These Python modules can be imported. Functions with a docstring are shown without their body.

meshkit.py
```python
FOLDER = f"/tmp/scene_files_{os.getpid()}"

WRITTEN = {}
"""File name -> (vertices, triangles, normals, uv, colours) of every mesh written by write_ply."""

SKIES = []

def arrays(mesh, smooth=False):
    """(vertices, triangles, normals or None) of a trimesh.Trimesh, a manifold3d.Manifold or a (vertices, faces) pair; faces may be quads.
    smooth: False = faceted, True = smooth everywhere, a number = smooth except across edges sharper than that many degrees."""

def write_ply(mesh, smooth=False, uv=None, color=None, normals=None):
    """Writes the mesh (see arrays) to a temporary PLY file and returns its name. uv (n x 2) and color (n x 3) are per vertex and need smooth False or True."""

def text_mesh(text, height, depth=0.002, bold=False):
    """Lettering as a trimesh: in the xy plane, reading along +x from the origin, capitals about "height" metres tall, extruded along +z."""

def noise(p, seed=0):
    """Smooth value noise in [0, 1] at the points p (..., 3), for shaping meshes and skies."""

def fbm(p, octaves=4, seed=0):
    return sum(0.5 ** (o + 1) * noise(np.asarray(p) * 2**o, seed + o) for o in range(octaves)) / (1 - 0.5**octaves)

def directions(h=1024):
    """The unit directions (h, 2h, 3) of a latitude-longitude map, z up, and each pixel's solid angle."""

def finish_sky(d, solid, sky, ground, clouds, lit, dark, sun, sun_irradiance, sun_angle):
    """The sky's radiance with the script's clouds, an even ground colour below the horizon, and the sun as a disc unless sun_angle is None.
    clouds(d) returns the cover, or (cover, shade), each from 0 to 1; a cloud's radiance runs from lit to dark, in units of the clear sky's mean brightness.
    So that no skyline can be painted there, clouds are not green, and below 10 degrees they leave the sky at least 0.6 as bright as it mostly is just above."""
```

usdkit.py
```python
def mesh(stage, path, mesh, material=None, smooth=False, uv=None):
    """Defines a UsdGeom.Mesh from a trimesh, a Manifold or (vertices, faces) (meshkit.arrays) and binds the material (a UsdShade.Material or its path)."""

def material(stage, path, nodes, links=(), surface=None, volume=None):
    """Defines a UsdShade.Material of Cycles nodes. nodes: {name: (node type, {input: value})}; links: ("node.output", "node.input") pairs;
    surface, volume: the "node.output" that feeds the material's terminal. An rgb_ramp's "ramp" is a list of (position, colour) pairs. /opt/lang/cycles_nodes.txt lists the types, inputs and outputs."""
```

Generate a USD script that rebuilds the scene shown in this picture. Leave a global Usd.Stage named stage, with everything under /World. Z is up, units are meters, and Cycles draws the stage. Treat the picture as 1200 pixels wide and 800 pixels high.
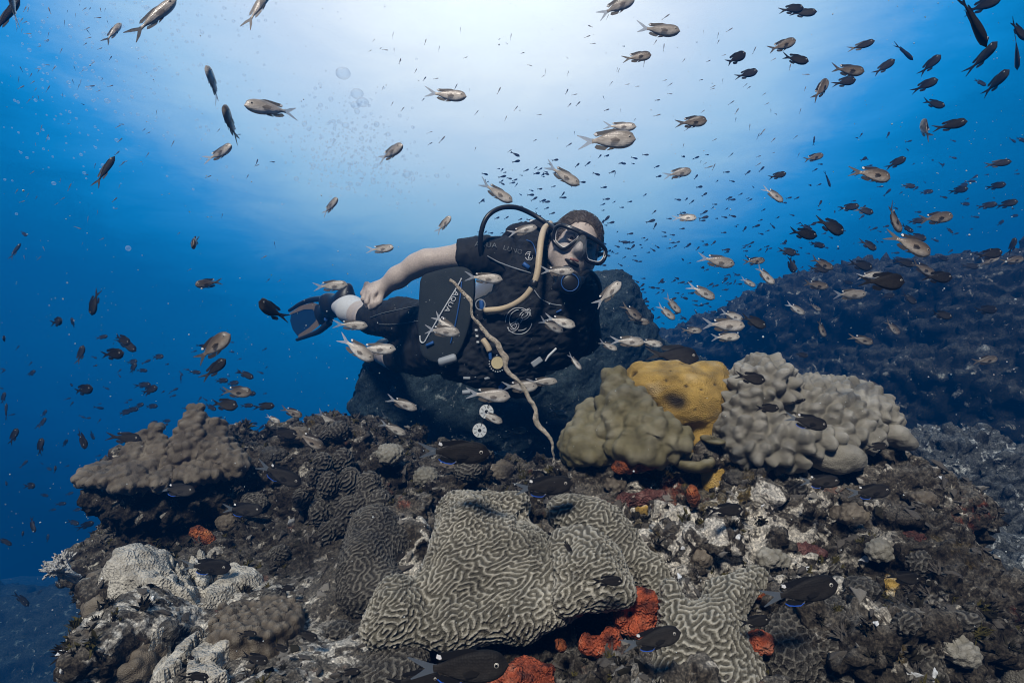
import math, random
import numpy as np
import trimesh, manifold3d, shapely
import scipy.sparse as sp
from scipy.spatial import cKDTree
from scipy.interpolate import RBFInterpolator
from pxr import Usd, UsdGeom, UsdLux, UsdShade, Sdf, Gf, Vt
import usdkit, meshkit

stage = Usd.Stage.CreateInMemory()
UsdGeom.SetStageUpAxis(stage, 'Z'); UsdGeom.SetStageMetersPerUnit(stage, 1.0)
UsdGeom.Xform.Define(stage, '/World'); UsdGeom.Scope.Define(stage, '/World/Looks')
T = Sdf.ValueTypeNames

# ---------------------------------------------------------------- camera
F = 655.0                                   # focal length in pixels of a 1200-pixel-wide frame
cam = UsdGeom.Camera.Define(stage, '/World/camera')
cam.CreateHorizontalApertureAttr(36.0); cam.CreateVerticalApertureAttr(24.0)
cam.CreateFocalLengthAttr(36.0 * F / 1200.0)
cam.CreateClippingRangeAttr(Gf.Vec2f(0.02, 2000.0))
cam.AddRotateXOp().Set(90.0)                # eye at the origin, looking along +y, z up
EXPOSURE = 0.0
cam.CreateExposureAttr(EXPOSURE)

# ---------------------------------------------------------------- light: sun and the water-filtered sky
SUN_EL, SUN_AZ = math.radians(47), math.radians(194)     # azimuth clockwise from +y
sdir = np.array([math.sin(SUN_AZ) * math.cos(SUN_EL), math.cos(SUN_AZ) * math.cos(SUN_EL), math.sin(SUN_EL)])
sun = UsdLux.DistantLight.Define(stage, '/World/sun')
sun.CreateIntensityAttr(1.25); sun.CreateAngleAttr(8.0); sun.CreateColorAttr(Gf.Vec3f(1.0, 0.83, 0.76))
sun.GetPrim().CreateAttribute('inputs:normalize', T.Bool).Set(True)
_z = Gf.Vec3d(*map(float, sdir)); _x = Gf.Cross(Gf.Vec3d(0, 0, 1), _z).GetNormalized(); _y = Gf.Cross(_z, _x)
sun.AddTransformOp().Set(Gf.Matrix4d(*_x, 0, *_y, 0, *_z, 0, 0, 0, 0, 1))

GLOW = np.array([-0.04, 0.77, 0.64]); GLOW /= np.linalg.norm(GLOW)   # where daylight comes down through the surface
SKY = 0.1
_ramp = [(0.000, (0.0001, 0.0010, 0.0021)), (0.200, (0.0001, 0.0022, 0.0041)), (0.380, (0.0001, 0.0048, 0.0078)), (0.450, (0.0001, 0.0291, 0.0694)), (0.509, (0.0002, 0.1828, 0.5772)), (0.580, (0.0005, 0.3188, 0.8650)), (0.628, (0.0020, 0.4296, 1.1293)), (0.655, (0.0104, 0.6035, 1.5421)), (0.682, (0.0849, 0.7651, 1.8262)), (0.745, (1.0547, 1.5068, 2.1363)), (0.826, (1.7783, 1.9012, 2.3239)), (0.876, (2.3892, 2.3444, 2.5640)), (1.000, (3.1702, 3.2243, 3.2059))]
skymat = usdkit.material(stage, '/World/Looks/water_sky', {
    'g': ('texture_coordinate', {}),
    'nrm': ('vector_math', {'math_type': 'normalize'}),
    'dot': ('vector_math', {'math_type': 'dot_product', 'vector2': tuple(GLOW)}),
    'acos': ('math', {'math_type': 'arccosine'}),
    'n1': ('noise_texture', {'scale': 5.5, 'detail': 9.0, 'roughness': 0.66, 'distortion': 0.4}),
    'stretch': ('mapping', {'scale': (1.0, 1.0, 3.5)}),
    'nm': ('map_range', {'from_min': 0.25, 'from_max': 0.75, 'to_min': -0.035, 'to_max': 0.035}),
    'add': ('math', {'math_type': 'add'}),
    'mr': ('map_range', {'from_min': 0.0, 'from_max': 2.0, 'to_min': 1.0, 'to_max': 0.0, 'clamp': True}),
    'ramp': ('rgb_ramp', {'ramp': _ramp}),
    # the sky itself, seen refracted through the surface: always from near the zenith
    'up': ('vector_math', {'math_type': 'multiply', 'vector2': (0.25, 0.25, 0.1)}),
    'up2': ('vector_math', {'math_type': 'add', 'vector2': (0, 0, 1.0)}),
    'sky': ('sky_texture', {'sky_type': 'single_scattering', 'sun_disc': False, 'sun_elevation': SUN_EL, 'sun_rotation': SUN_AZ}),
    'bw': ('rgb_to_bw', {}),
    'mul': ('mix', {'mix_type': 'multiply', 'fac': 1.0}),
    'sc': ('vector_math', {'math_type': 'scale', 'scale': 3.0}),
    'bg': ('background_shader', {'strength': SKY}),
}, [('g.generated', 'nrm.vector1'), ('nrm.vector', 'dot.vector1'), ('dot.value', 'acos.value1'),
    ('nrm.vector', 'stretch.vector'), ('stretch.vector', 'n1.vector'), ('n1.fac', 'nm.value'), ('acos.value', 'add.value1'), ('nm.result', 'add.value2'),
    ('add.value', 'mr.value'), ('mr.result', 'ramp.fac'),
    ('nrm.vector', 'up.vector1'), ('up.vector', 'up2.vector1'), ('up2.vector', 'sky.vector'),
    ('sky.color', 'bw.color'), ('ramp.color', 'mul.color1'), ('bw.val', 'mul.color2'), ('mul.color', 'sc.vector1'), ('sc.vector', 'bg.color')], surface='bg.background')
sky = UsdLux.DomeLight.Define(stage, '/World/sky')
UsdShade.MaterialBindingAPI.Apply(sky.GetPrim()).Bind(skymat)
sky.GetPrim().SetCustomDataByKey('kind', 'structure')

# ---------------------------------------------------------------- kit
def P(px, py, d):
    return np.array([(px - 600.0) / F * d, d, (400.0 - py) / F * d])

_used = {}
def numbered(parent, name):
    k = (parent, name); n = _used.get(k, -1) + 1; _used[k] = n
    return f'{parent}/{name}' if n == 0 else f'{parent}/{name}_{n:03d}'

def tag(prim, label=None, cat=None, group=None, kind=None):
    prim = prim.GetPrim() if hasattr(prim, 'GetPrim') else prim
    for k, v in (('label', label), ('category', cat), ('group', group), ('kind', kind)):
        if v: prim.SetCustomDataByKey(k, v)
    return prim

def emit(name, mesh, mat, parent='/World', smooth=True, prim=None, **t):
    """one Mesh prim; prim: {primvar name: per-vertex floats or colours}"""
    parent = parent if isinstance(parent, str) else str(parent.GetPath())
    path = numbered(parent, name)
    m = usdkit.mesh(stage, path, mesh, M[mat] if isinstance(mat, str) else mat, smooth=smooth)
    for k, a in (prim or {}).items():
        a = np.asarray(a, np.float32)
        api = UsdGeom.PrimvarsAPI(m)
        if a.ndim == 1: api.CreatePrimvar(k, T.FloatArray, 'vertex').Set(Vt.FloatArray.FromNumpy(a))
        else: api.CreatePrimvar(k, T.Color3fArray, 'vertex').Set(Vt.Vec3fArray.FromNumpy(a))
    tag(m.GetPrim(), **t)
    return m.GetPrim()

def thing(name, label, cat, loc=(0, 0, 0), group=None):
    x = UsdGeom.Xform.Define(stage, numbered('/World', name))
    x.AddTranslateOp().Set(Gf.Vec3d(*map(float, loc)))
    return tag(x.GetPrim(), label, cat, group)

def cat_mesh(parts):
    vs, fs, n = [], [], 0
    for v, f in parts:
        v = np.asarray(v, float); f = np.asarray(f, int)
        vs.append(v); fs.append(f + n); n += len(v)
    return np.vstack(vs), np.vstack(fs)

def tm(m):
    return np.array(m.vertices), np.array(m.faces)

def vnormals(v, f):
    n = np.zeros_like(v); c = np.cross(v[f[:, 1]] - v[f[:, 0]], v[f[:, 2]] - v[f[:, 0]])
    for k in range(3):
        for j in range(3): n[:, j] += np.bincount(f[:, k], c[:, j], len(v))
    return n / np.maximum(np.linalg.norm(n, axis=1, keepdims=True), 1e-12)

def averager(v, f):
    e = np.vstack([f[:, [0, 1]], f[:, [1, 2]], f[:, [2, 0]]]); e = np.vstack([e, e[:, ::-1]])
    A = sp.coo_matrix((np.ones(len(e)), (e[:, 0], e[:, 1])), shape=(len(v), len(v))).tocsr(); A.data[:] = 1
    A = A + sp.eye(len(v), format='csr')
    d = np.asarray(A.sum(1)).ravel()
    return sp.diags(1 / d) @ A

def taubin(v, f, n=4):
    W = averager(v, f)
    for _ in range(n):
        v = v + 0.6 * (W @ v - v); v = v - 0.62 * (W @ v - v)
    return v

def split4(v, f):
    m = trimesh.Trimesh(v, f, process=False).subdivide()
    return np.array(m.vertices), np.array(m.faces)

def fbm(p, octaves=4, seed=0):
    return meshkit.fbm(p, octaves, seed) - 0.5

# signed distance fields on a grid, turned into an even mesh by surface nets
class Field:
    def __init__(self, lo, hi, h):
        self.lo, self.h = np.asarray(lo, np.float32), h
        self.n = np.ceil((np.asarray(hi) - self.lo) / h).astype(int) + 1
        ax = [self.lo[k] + h * np.arange(self.n[k], dtype=np.float32) for k in range(3)]
        self.X, self.Y, self.Z = ax[0][:, None, None], ax[1][None, :, None], ax[2][None, None, :]
        self.f = np.full(self.n, 9.0, np.float32)
    def pts(self):
        return np.stack(np.broadcast_arrays(self.X, self.Y, self.Z), -1)
    def box(self, c, r):
        lo = np.clip(((np.asarray(c) - r - self.lo) / self.h).astype(int), 0, self.n); hi = np.clip(((np.asarray(c) + r - self.lo) / self.h).astype(int) + 2, 0, self.n)
        return tuple(slice(a, b) for a, b in zip(lo, hi))
    def join(self, g, k, s=(slice(None),) * 3):
        a = self.f[s]
        if k <= 0: self.f[s] = np.minimum(a, g); return
        h = np.maximum(k - np.abs(a - g), 0) / k
        self.f[s] = np.minimum(a, g) - h * h * k * 0.25
    def cut(self, g, k):
        h = np.maximum(k - np.abs(self.f + g), 0) / k
        self.f = np.maximum(self.f, -g) + h * h * k * 0.25
    def ell(self, c, r, k=0.03, rot=None, carve=False):
        c = np.asarray(c, float); r = np.broadcast_to(np.asarray(r, float), 3)
        s = self.box(c, r.max() * 1.0 + k * 2 + 0.1)
        x, y, z = self.X[s[0]] - c[0], self.Y[:, s[1]] - c[1], self.Z[:, :, s[2]] - c[2]
        if rot is not None:
            R = np.asarray(rot, np.float32); x, y, z = (R[0, j] * x + R[1, j] * y + R[2, j] * z for j in range(3))
        q = np.sqrt((x / r[0]) ** 2 + (y / r[1]) ** 2 + (z / r[2]) ** 2) + 1e-6
        q2 = np.sqrt((x / r[0] ** 2) ** 2 + (y / r[1] ** 2) ** 2 + (z / r[2] ** 2) ** 2) + 1e-6
        g = (q * (q - 1) / q2).astype(np.float32)
        if carve:
            a = self.f[s]; h = np.maximum(k - np.abs(a + g), 0) / k
            self.f[s] = np.maximum(a, -g) + h * h * k * 0.25
        else: self.join(g, k, s)
    def cone(self, a, b, ra, rb, k=0.02):
        """round cone (linear taper along the bone)"""
        a, b = np.asarray(a, float), np.asarray(b, float); L = np.linalg.norm(b - a) + 1e-9
        s = self.box((a + b) / 2, L / 2 + max(ra, rb) + k * 2 + 0.03)
        x, y, z = self.X[s[0]] - a[0], self.Y[:, s[1]] - a[1], self.Z[:, :, s[2]] - a[2]
        u = (b - a) / L
        t = np.clip((x * u[0] + y * u[1] + z * u[2]) / L, 0, 1)
        dx, dy, dz = x - u[0] * L * t, y - u[1] * L * t, z - u[2] * L * t
        g = (np.sqrt(dx * dx + dy * dy + dz * dz) - (ra + (rb - ra) * t)).astype(np.float32)
        self.join(g, k, s)
    def chain(self, pts, rad, k=0.02):
        for i in range(len(pts) - 1): self.cone(pts[i], pts[i + 1], rad[i], rad[i + 1], k)
    def net(self, smooth=2):
        f = self.f; f = np.pad(f, 1, constant_values=abs(self.h) * 3)
        lo = self.lo - self.h
        ins = f < 0
        nx, ny, nz = (k - 1 for k in f.shape)
        cnt = np.zeros((nx, ny, nz), np.int8)
        corners = [(a, b, c) for a in (0, 1) for b in (0, 1) for c in (0, 1)]
        for a, b, c in corners: cnt += ins[a:a + nx, b:b + ny, c:c + nz]
        act = np.argwhere((cnt > 0) & (cnt < 8))
        idx = np.full((nx, ny, nz), -1, np.int64); idx[tuple(act.T)] = np.arange(len(act))
        acc = np.zeros((len(act), 3)); w = np.zeros(len(act))
        val = {c: f[act[:, 0] + c[0], act[:, 1] + c[1], act[:, 2] + c[2]] for c in corners}
        for ax in range(3):
            for c in corners:
                if c[ax]: continue
                e = list(c); e[ax] = 1; e = tuple(e)
                va, vb = val[c], val[e]; on = (va < 0) != (vb < 0)
                t = va / np.where(on, va - vb, 1)
                p = np.tile(np.array(c, float), (len(act), 1)); p[:, ax] = t
                acc += np.where(on[:, None], p, 0); w += on
        v = (act + acc / w[:, None]) * self.h + lo
        quads = []
        for ax in range(3):
            o = [k for k in range(3) if k != ax]
            sl0 = [slice(1, n) for n in (nx, ny, nz)]; sl0[ax] = slice(0, (nx, ny, nz)[ax]); sl1 = list(sl0); sl1[ax] = slice(1, (nx, ny, nz)[ax] + 1)
            A, B = ins[tuple(sl0)], ins[tuple(sl1)]
            for sign in (0, 1):
                at = np.argwhere((A & ~B) if sign == 0 else (~A & B))
                base = at.copy(); base[:, o[0]] += 1; base[:, o[1]] += 1
                q = []
                for d0, d1 in ((-1, -1), (0, -1), (0, 0), (-1, 0)):
                    k = base.copy(); k[:, o[0]] += d0; k[:, o[1]] += d1
                    q.append(idx[tuple(k.T)])
                q = np.stack(q, 1)
                flip = (sign == 1) != (ax == 1)
                quads.append(q[:, ::-1] if flip else q)
        q = np.vstack(quads)
        fa = np.vstack([q[:, [0, 1, 2]], q[:, [0, 2, 3]]])
        if smooth: v = taubin(v, fa, smooth)
        return v, fa

def tube(pts, rad, n=8, caps=True, dense=0):
    """swept round tube through points; rad a number or one per point; dense: Catmull-Rom samples per span"""
    pts = np.asarray(pts, float); rad = np.broadcast_to(np.asarray(rad, float), len(pts)).copy()
    if dense:
        q = np.vstack([2 * pts[0] - pts[1], pts, 2 * pts[-1] - pts[-2]]); out, ro = [], []
        for i in range(len(pts) - 1):
            a, b, c, d = q[i:i + 4]
            for t in np.arange(dense) / dense:
                out.append(0.5 * (2 * b + (c - a) * t + (2 * a - 5 * b + 4 * c - d) * t * t + (3 * b - a - 3 * c + d) * t ** 3)); ro.append(rad[i] + (rad[i + 1] - rad[i]) * t)
        out.append(pts[-1]); ro.append(rad[-1]); pts, rad = np.array(out), np.array(ro)
    tang = np.gradient(pts, axis=0); tang /= np.linalg.norm(tang, axis=1, keepdims=True) + 1e-12
    u = np.cross(tang[0], [0.3, 0.2, 0.93]); u /= np.linalg.norm(u); rings = []
    for i in range(len(pts)):
        u = u - tang[i] * (u @ tang[i]); u /= np.linalg.norm(u); w = np.cross(tang[i], u)
        a = np.arange(n) / n * 2 * np.pi
        rings.append(pts[i] + rad[i] * (np.cos(a)[:, None] * u + np.sin(a)[:, None] * w))
    v = np.vstack(rings); f = []
    for i in range(len(pts) - 1):
        for k in range(n):
            a, b = i * n + k, i * n + (k + 1) % n
            f += [(a, b, b + n), (a, b + n, a + n)]
    if caps:
        v = np.vstack([v, pts[0], pts[-1]]); c0, c1 = len(v) - 2, len(v) - 1
        for k in range(n):
            f += [(c0, (k + 1) % n, k), (c1, len(v) - 2 - n + k, len(v) - 2 - n + (k + 1) % n)]
    return v, np.array(f)

def labyrinth(v, f, r1=2, r2=6, steps=14, seed=1, aniso=None):
    """a meandering ridge pattern grown on the surface itself (short-range activation, wider inhibition); -1 valley .. +1 ridge"""
    W = averager(v, f); rng = np.random.default_rng(seed)
    u = rng.standard_normal(len(v)) * 0.5
    if aniso is not None: u = u * 0.45 + aniso
    for it in range(steps):
        a = u
        for _ in range(r1): a = W @ a
        b = a
        for _ in range(r2): b = W @ b
        d = a - b
        u = np.tanh(d / (d.std() + 1e-9) * 1.6)
    for _ in range(1): u = W @ u
    return u / (np.abs(u).max() + 1e-9)

def bumps(v, nrm, spacing, seed=0, up=None, cand=None):
    """knob field: 0 in the creases .. 1 on the knob tops; knob centres thinned to the given spacing"""
    rng = np.random.default_rng(seed)
    idx = rng.permutation(len(v))
    if cand is not None: idx = idx[cand[idx]]
    idx = idx[:4000]
    keep = []; pts = np.empty((0, 3)); rad = []
    for i in idx:
        r = spacing * (0.7 + 0.6 * rng.random())
        if len(pts) == 0 or np.min(np.linalg.norm(pts - v[i], axis=1)) > r:
            pts = np.vstack([pts, v[i]]); rad.append(r)
    tree = cKDTree(pts); k = min(4, len(pts))
    d, j = tree.query(v, k=k)
    s = spacing * 0.11
    dm = -s * np.log(np.exp(-d / s).sum(1))
    q_ = np.maximum(dm, 0) / spacing; return np.clip(.62 * (1 - (q_ / .64) ** 2) + .38 * (np.exp(-(q_ / .5) ** 2) * 1.3 - .3), -.7, 1), j[:, 0], len(pts)
# ---------------------------------------------------------------- materials
M = {}
def mat(name, nodes, links, surface='p.BSDF'):
    M[name] = usdkit.material(stage, '/World/Looks/' + name, nodes, links, surface=surface)

def simple(name, col, rough=0.5, spec=0.5, var=0.0, bump=0.0, bscale=200.0, metal=0.0, **kw):
    n = {'p': ('principled_bsdf', {'base_color': col, 'roughness': rough, 'specular_ior_level': spec, 'metallic': metal, **kw})}; l = []
    if var or bump:
        n |= {'g': ('texture_coordinate', {}), 'n': ('noise_texture', {'scale': bscale, 'detail': 4.0, 'roughness': 0.6})}
        l += [('g.object', 'n.vector')]
    if var:
        n['r'] = ('rgb_ramp', {'ramp': [(0.3, tuple(c * (1 - var) for c in col)), (0.7, tuple(min(1, c * (1 + var)) for c in col))]})
        l += [('n.fac', 'r.fac'), ('r.color', 'p.base_color')]
    if bump:
        n['b'] = ('bump', {'strength': bump, 'distance': 0.004}); l += [('n.fac', 'b.height'), ('b.normal', 'p.normal')]
    mat(name, n, l)

# living rock: speckled grey and brown crust, sediment on what faces up, bald pale patches, rust and olive growth
def rock(name, dark, mid, pale, rust, olive, scale=1.0, pale_at=0.60, rust_at=0.62, olive_at=0.62, sed=0.5, fine=0.6, zones=False):
    nodes = {
        'g': ('texture_coordinate', {}), 'geo': ('geometry', {}), 'sx': ('separate_xyz', {}),
        'n1': ('noise_texture', {'scale': 9.0 * scale, 'detail': 8.0, 'roughness': 0.68}),
        'n2': ('noise_texture', {'scale': 85.0 * scale, 'detail': 8.0, 'roughness': 0.78}),
        'n6': ('noise_texture', {'scale': 230.0 * scale, 'detail': 5.0, 'roughness': 0.7}), 'spk': ('rgb_ramp', {'ramp': [(.38, (.45, .45, .45)), (.5, (1, 1, 1)), (.62, (1.9, 1.85, 1.75)), (.70, (3.2, 3.1, 3.0))]}), 'c5': ('mix', {'mix_type': 'multiply', 'fac': 1.0}),
        'n3': ('noise_texture', {'scale': 22.0 * scale, 'detail': 6.0, 'roughness': 0.62, 'distortion': 0.6}),
        'm3': ('mapping', {'location': (3.1, 7.7, 1.3)}), 'm4': ('mapping', {'location': (9.1, 2.7, 5.3)}),
        'n4': ('noise_texture', {'scale': 8.0 * scale, 'detail': 7.0, 'roughness': 0.66, 'distortion': 0.4}),
        'n5': ('noise_texture', {'scale': 6.5 * scale, 'detail': 7.0, 'roughness': 0.66, 'distortion': 0.4}),
        'add': ('math', {'math_type': 'add'}), 'half': ('math', {'math_type': 'multiply', 'value2': 0.5}),
        'base': ('rgb_ramp', {'ramp': [(0.33, dark), (0.52, mid), (0.66, tuple(min(1, c * 1.7) for c in mid))]}),
        'vo': ('voronoi_texture', {'scale': 55.0 * scale, 'feature': 'f1'}),
        'pm': ('rgb_ramp', {'ramp': [(pale_at, (0, 0, 0)), (pale_at + 0.05, (1, 1, 1))]}),
        'rm': ('rgb_ramp', {'ramp': [(rust_at, (0, 0, 0)), (rust_at + 0.06, (1, 1, 1))]}),
        'om': ('rgb_ramp', {'ramp': [(olive_at, (0, 0, 0)), (olive_at + 0.06, (1, 1, 1))]}),
        'c1': ('mix', {'color2': olive}), 'c2': ('mix', {'color2': rust}), 'c3': ('mix', {'color2': pale}),
        'upm': ('map_range', {'from_min': 0.35, 'from_max': 0.95, 'to_min': 0.0, 'to_max': sed, 'clamp': True}),
        'upn': ('math', {'math_type': 'multiply'}), 'sedc': ('rgb_ramp', {'ramp': [(0.35, tuple(c * 1.3 for c in mid)), (0.65, tuple(c * 0.62 for c in pale))]}),
        'c4': ('mix', {}), 'b1': ('bump', {'strength': fine, 'distance': 0.012}), 'bh': ('math', {'math_type': 'multiply_add', 'value2': 0.35}),
        'p': ('principled_bsdf', {'roughness': 0.9, 'specular_ior_level': 0.06})}
    links = [('g.object', 'n1.vector'), ('g.object', 'n2.vector'), ('g.object', 'n3.vector'), ('g.object', 'm3.vector'), ('g.object', 'm4.vector'), ('m3.vector', 'n4.vector'), ('m4.vector', 'n5.vector'), ('g.object', 'vo.vector'),
             ('n1.fac', 'add.value1'), ('n2.fac', 'add.value2'), ('add.value', 'half.value1'), ('half.value', 'base.fac'),
             ('n3.fac', 'pm.fac'), ('n4.fac', 'rm.fac'), ('n5.fac', 'om.fac'),
             ('base.color', 'c1.color1'), ('om.color', 'c1.fac'), ('c1.color', 'c2.color1'), ('rm.color', 'c2.fac'),
             ('geo.normal', 'sx.vector'), ('sx.z', 'upm.value'), ('upm.result', 'upn.value1'), ('n2.fac', 'sedc.fac'), ('n3.fac', 'upn.value2'),
             ('c2.color', 'c4.color1'), ('sedc.color', 'c4.color2'), ('upn.value', 'c4.fac'),
             ('c4.color', 'c3.color1'), ('pm.color', 'c3.fac'), ('g.object', 'n6.vector'), ('n6.fac', 'spk.fac'), ('c3.color', 'c5.color1'), ('spk.color', 'c5.color2'), ('c5.color', 'p.base_color'),
             ('n2.fac', 'bh.value1'), ('vo.distance', 'bh.value3'), ('bh.value', 'b1.height'), ('b1.normal', 'p.normal')]
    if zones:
        nodes |= {'ad': ('attribute', {'attribute': 'dark'}), 'adm': ('rgb_ramp', {'ramp': [(0, (1, 1, 1)), (1, (.34, .33, .32))]}), 'c6': ('mix', {'mix_type': 'multiply', 'fac': 1.0}), 'ap': ('attribute', {'attribute': 'pale'}), 'ao': ('attribute', {'attribute': 'olive'}), 'zp': ('math', {'math_type': 'multiply_add', 'value2': .17}), 'zo': ('math', {'math_type': 'multiply_add', 'value2': .13}), 'zr': ('math', {'math_type': 'multiply_add', 'value2': .07})}  # the dark attribute multiplies the colour down: shade put into the rock
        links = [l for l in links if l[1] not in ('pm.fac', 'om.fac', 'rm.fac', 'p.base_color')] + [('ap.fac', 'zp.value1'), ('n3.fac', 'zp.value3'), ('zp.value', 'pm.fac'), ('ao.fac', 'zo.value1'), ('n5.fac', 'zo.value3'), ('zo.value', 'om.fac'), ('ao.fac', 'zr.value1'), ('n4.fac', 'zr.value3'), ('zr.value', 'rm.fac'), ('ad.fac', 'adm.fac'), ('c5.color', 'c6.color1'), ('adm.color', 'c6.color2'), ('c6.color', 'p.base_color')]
    mat(name, nodes, links)

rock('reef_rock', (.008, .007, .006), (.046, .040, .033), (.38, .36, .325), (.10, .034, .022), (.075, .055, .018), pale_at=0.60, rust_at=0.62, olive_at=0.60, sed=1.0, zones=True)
rock('dark_rock', (.006, .010, .013), (.020, .032, .040), (.12, .14, .15), (.022, .020, .020), (.020, .026, .024), scale=0.7, pale_at=0.62, rust_at=0.70, olive_at=0.68, sed=0.8)
rock('far_rock', (.004, .0045, .005), (.011, .0115, .012), (.17, .17, .165), (.014, .011, .010), (.012, .012, .010), scale=0.45, pale_at=0.61, rust_at=0.75, olive_at=0.68, sed=1.2)
rock('slope_rock', (.006, .0065, .007), (.038, .041, .044), (.28, .29, .30), (.04, .03, .026), (.04, .035, .026), scale=0.8, pale_at=0.585, rust_at=0.72, olive_at=0.68, sed=1.0)
rock('seabed', (.02, .02, .02), (.045, .045, .045), (.12, .12, .11), (.04, .03, .025), (.04, .04, .03), scale=0.05, pale_at=0.7, rust_at=0.8, olive_at=0.8, sed=0.6)

def coral(name, low, mid, top, scale=60.0, var=0.25, bump=0.35, sss=0.0, rough=0.6, pores=300.0):
    """low .. top follow the primvar 'tone' (creases or valleys .. ridges), mottled; tiny polyp pores as relief"""
    lo2 = tuple(c * (1 - var) for c in (1, 1, 1)); hi2 = tuple(min(1.4, c * (1 + var)) for c in (1, 1, 1))
    mat(name, {'a': ('attribute', {'attribute': 'tone'}), 'g': ('texture_coordinate', {}),
        'r': ('rgb_ramp', {'ramp': [(0.0, low), (0.5, mid), (1.0, top)]}),
        'n': ('noise_texture', {'scale': scale, 'detail': 5.0, 'roughness': 0.6}), 'nr': ('rgb_ramp', {'ramp': [(0.3, lo2), (0.7, hi2)]}),
        'm': ('mix', {'mix_type': 'multiply', 'fac': 1.0}),
        'v': ('voronoi_texture', {'scale': pores, 'feature': 'f1'}), 'n2': ('noise_texture', {'scale': pores * 0.8, 'detail': 3.0}), 'ad': ('math', {'math_type': 'add'}),
        'b': ('bump', {'strength': min(1, bump * 1.6), 'distance': 0.004}),
        'p': ('principled_bsdf', {'roughness': rough, 'specular_ior_level': 0.3})},
        [('a.fac', 'r.fac'), ('g.object', 'n.vector'), ('n.fac', 'nr.fac'), ('r.color', 'm.color1'), ('nr.color', 'm.color2'), ('m.color', 'p.base_color'),
         ('g.object', 'v.vector'), ('g.object', 'n2.vector'), ('v.distance', 'ad.value1'), ('n2.fac', 'ad.value2'), ('ad.value', 'b.height'), ('b.normal', 'p.normal')])
coral('brain_coral', (.042, .038, .027), (.135, .125, .098), (.46, .435, .37), var=.25)
coral('brain_coral_dark', (.014, .0125, .010), (.042, .038, .032), (.17, .158, .135), var=.3)
coral('lobed_coral_grey', (.07, .062, .045), (.19, .177, .145), (.36, .345, .31), scale=25, var=.2, bump=.25, pores=420)
coral('lobed_coral_olive', (.05, .042, .02), (.135, .117, .06), (.26, .24, .175), scale=22, var=.25, bump=.25, pores=420)
coral('lobed_coral_brown', (.030, .023, .016), (.105, .085, .062), (.22, .19, .15), scale=25, var=.2, bump=.25, pores=420)
coral('crust_coral_pale', (.04, .035, .029), (.32, .295, .25), (.52, .49, .43), scale=70, var=.35, bump=.7, pores=220)
coral('yellow_sponge', (.012, .010, .008), (.42, .27, .065), (.66, .60, .48), scale=30, var=.35, bump=.5, pores=350)
coral('red_sponge', (.05, .013, .008), (.38, .078, .030), (.45, .16, .09), scale=90, var=.6, bump=.7, pores=260)
coral('orange_sponge', (.06, .02, .010), (.30, .075, .02), (.42, .16, .06), scale=90, var=.6, bump=.7, pores=260)
coral('pink_crust', (.035, .018, .016), (.13, .050, .042), (.24, .14, .125), scale=110, var=.6, bump=.7, pores=260)
coral('whip_coral', (.34, .29, .23), (.64, .56, .45), (.80, .74, .64), scale=120, var=.3, bump=.6, pores=500)
coral('white_coral', (.22, .21, .20), (.46, .45, .43), (.66, .65, .63), scale=90, var=.15, bump=.4)
simple('chip_white', (.62, .64, .67), .7, .3, var=.4, bump=.6, bscale=160)
simple('chip_pale', (.22, .205, .185), .8, .3, var=.5, bump=.6, bscale=160)
simple('rubble', (.10, .09, .08), .85, .2, var=.5, bump=.6, bscale=90)
simple('algae_dark', (.022, .020, .014), .9, .1, var=.5)
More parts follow.
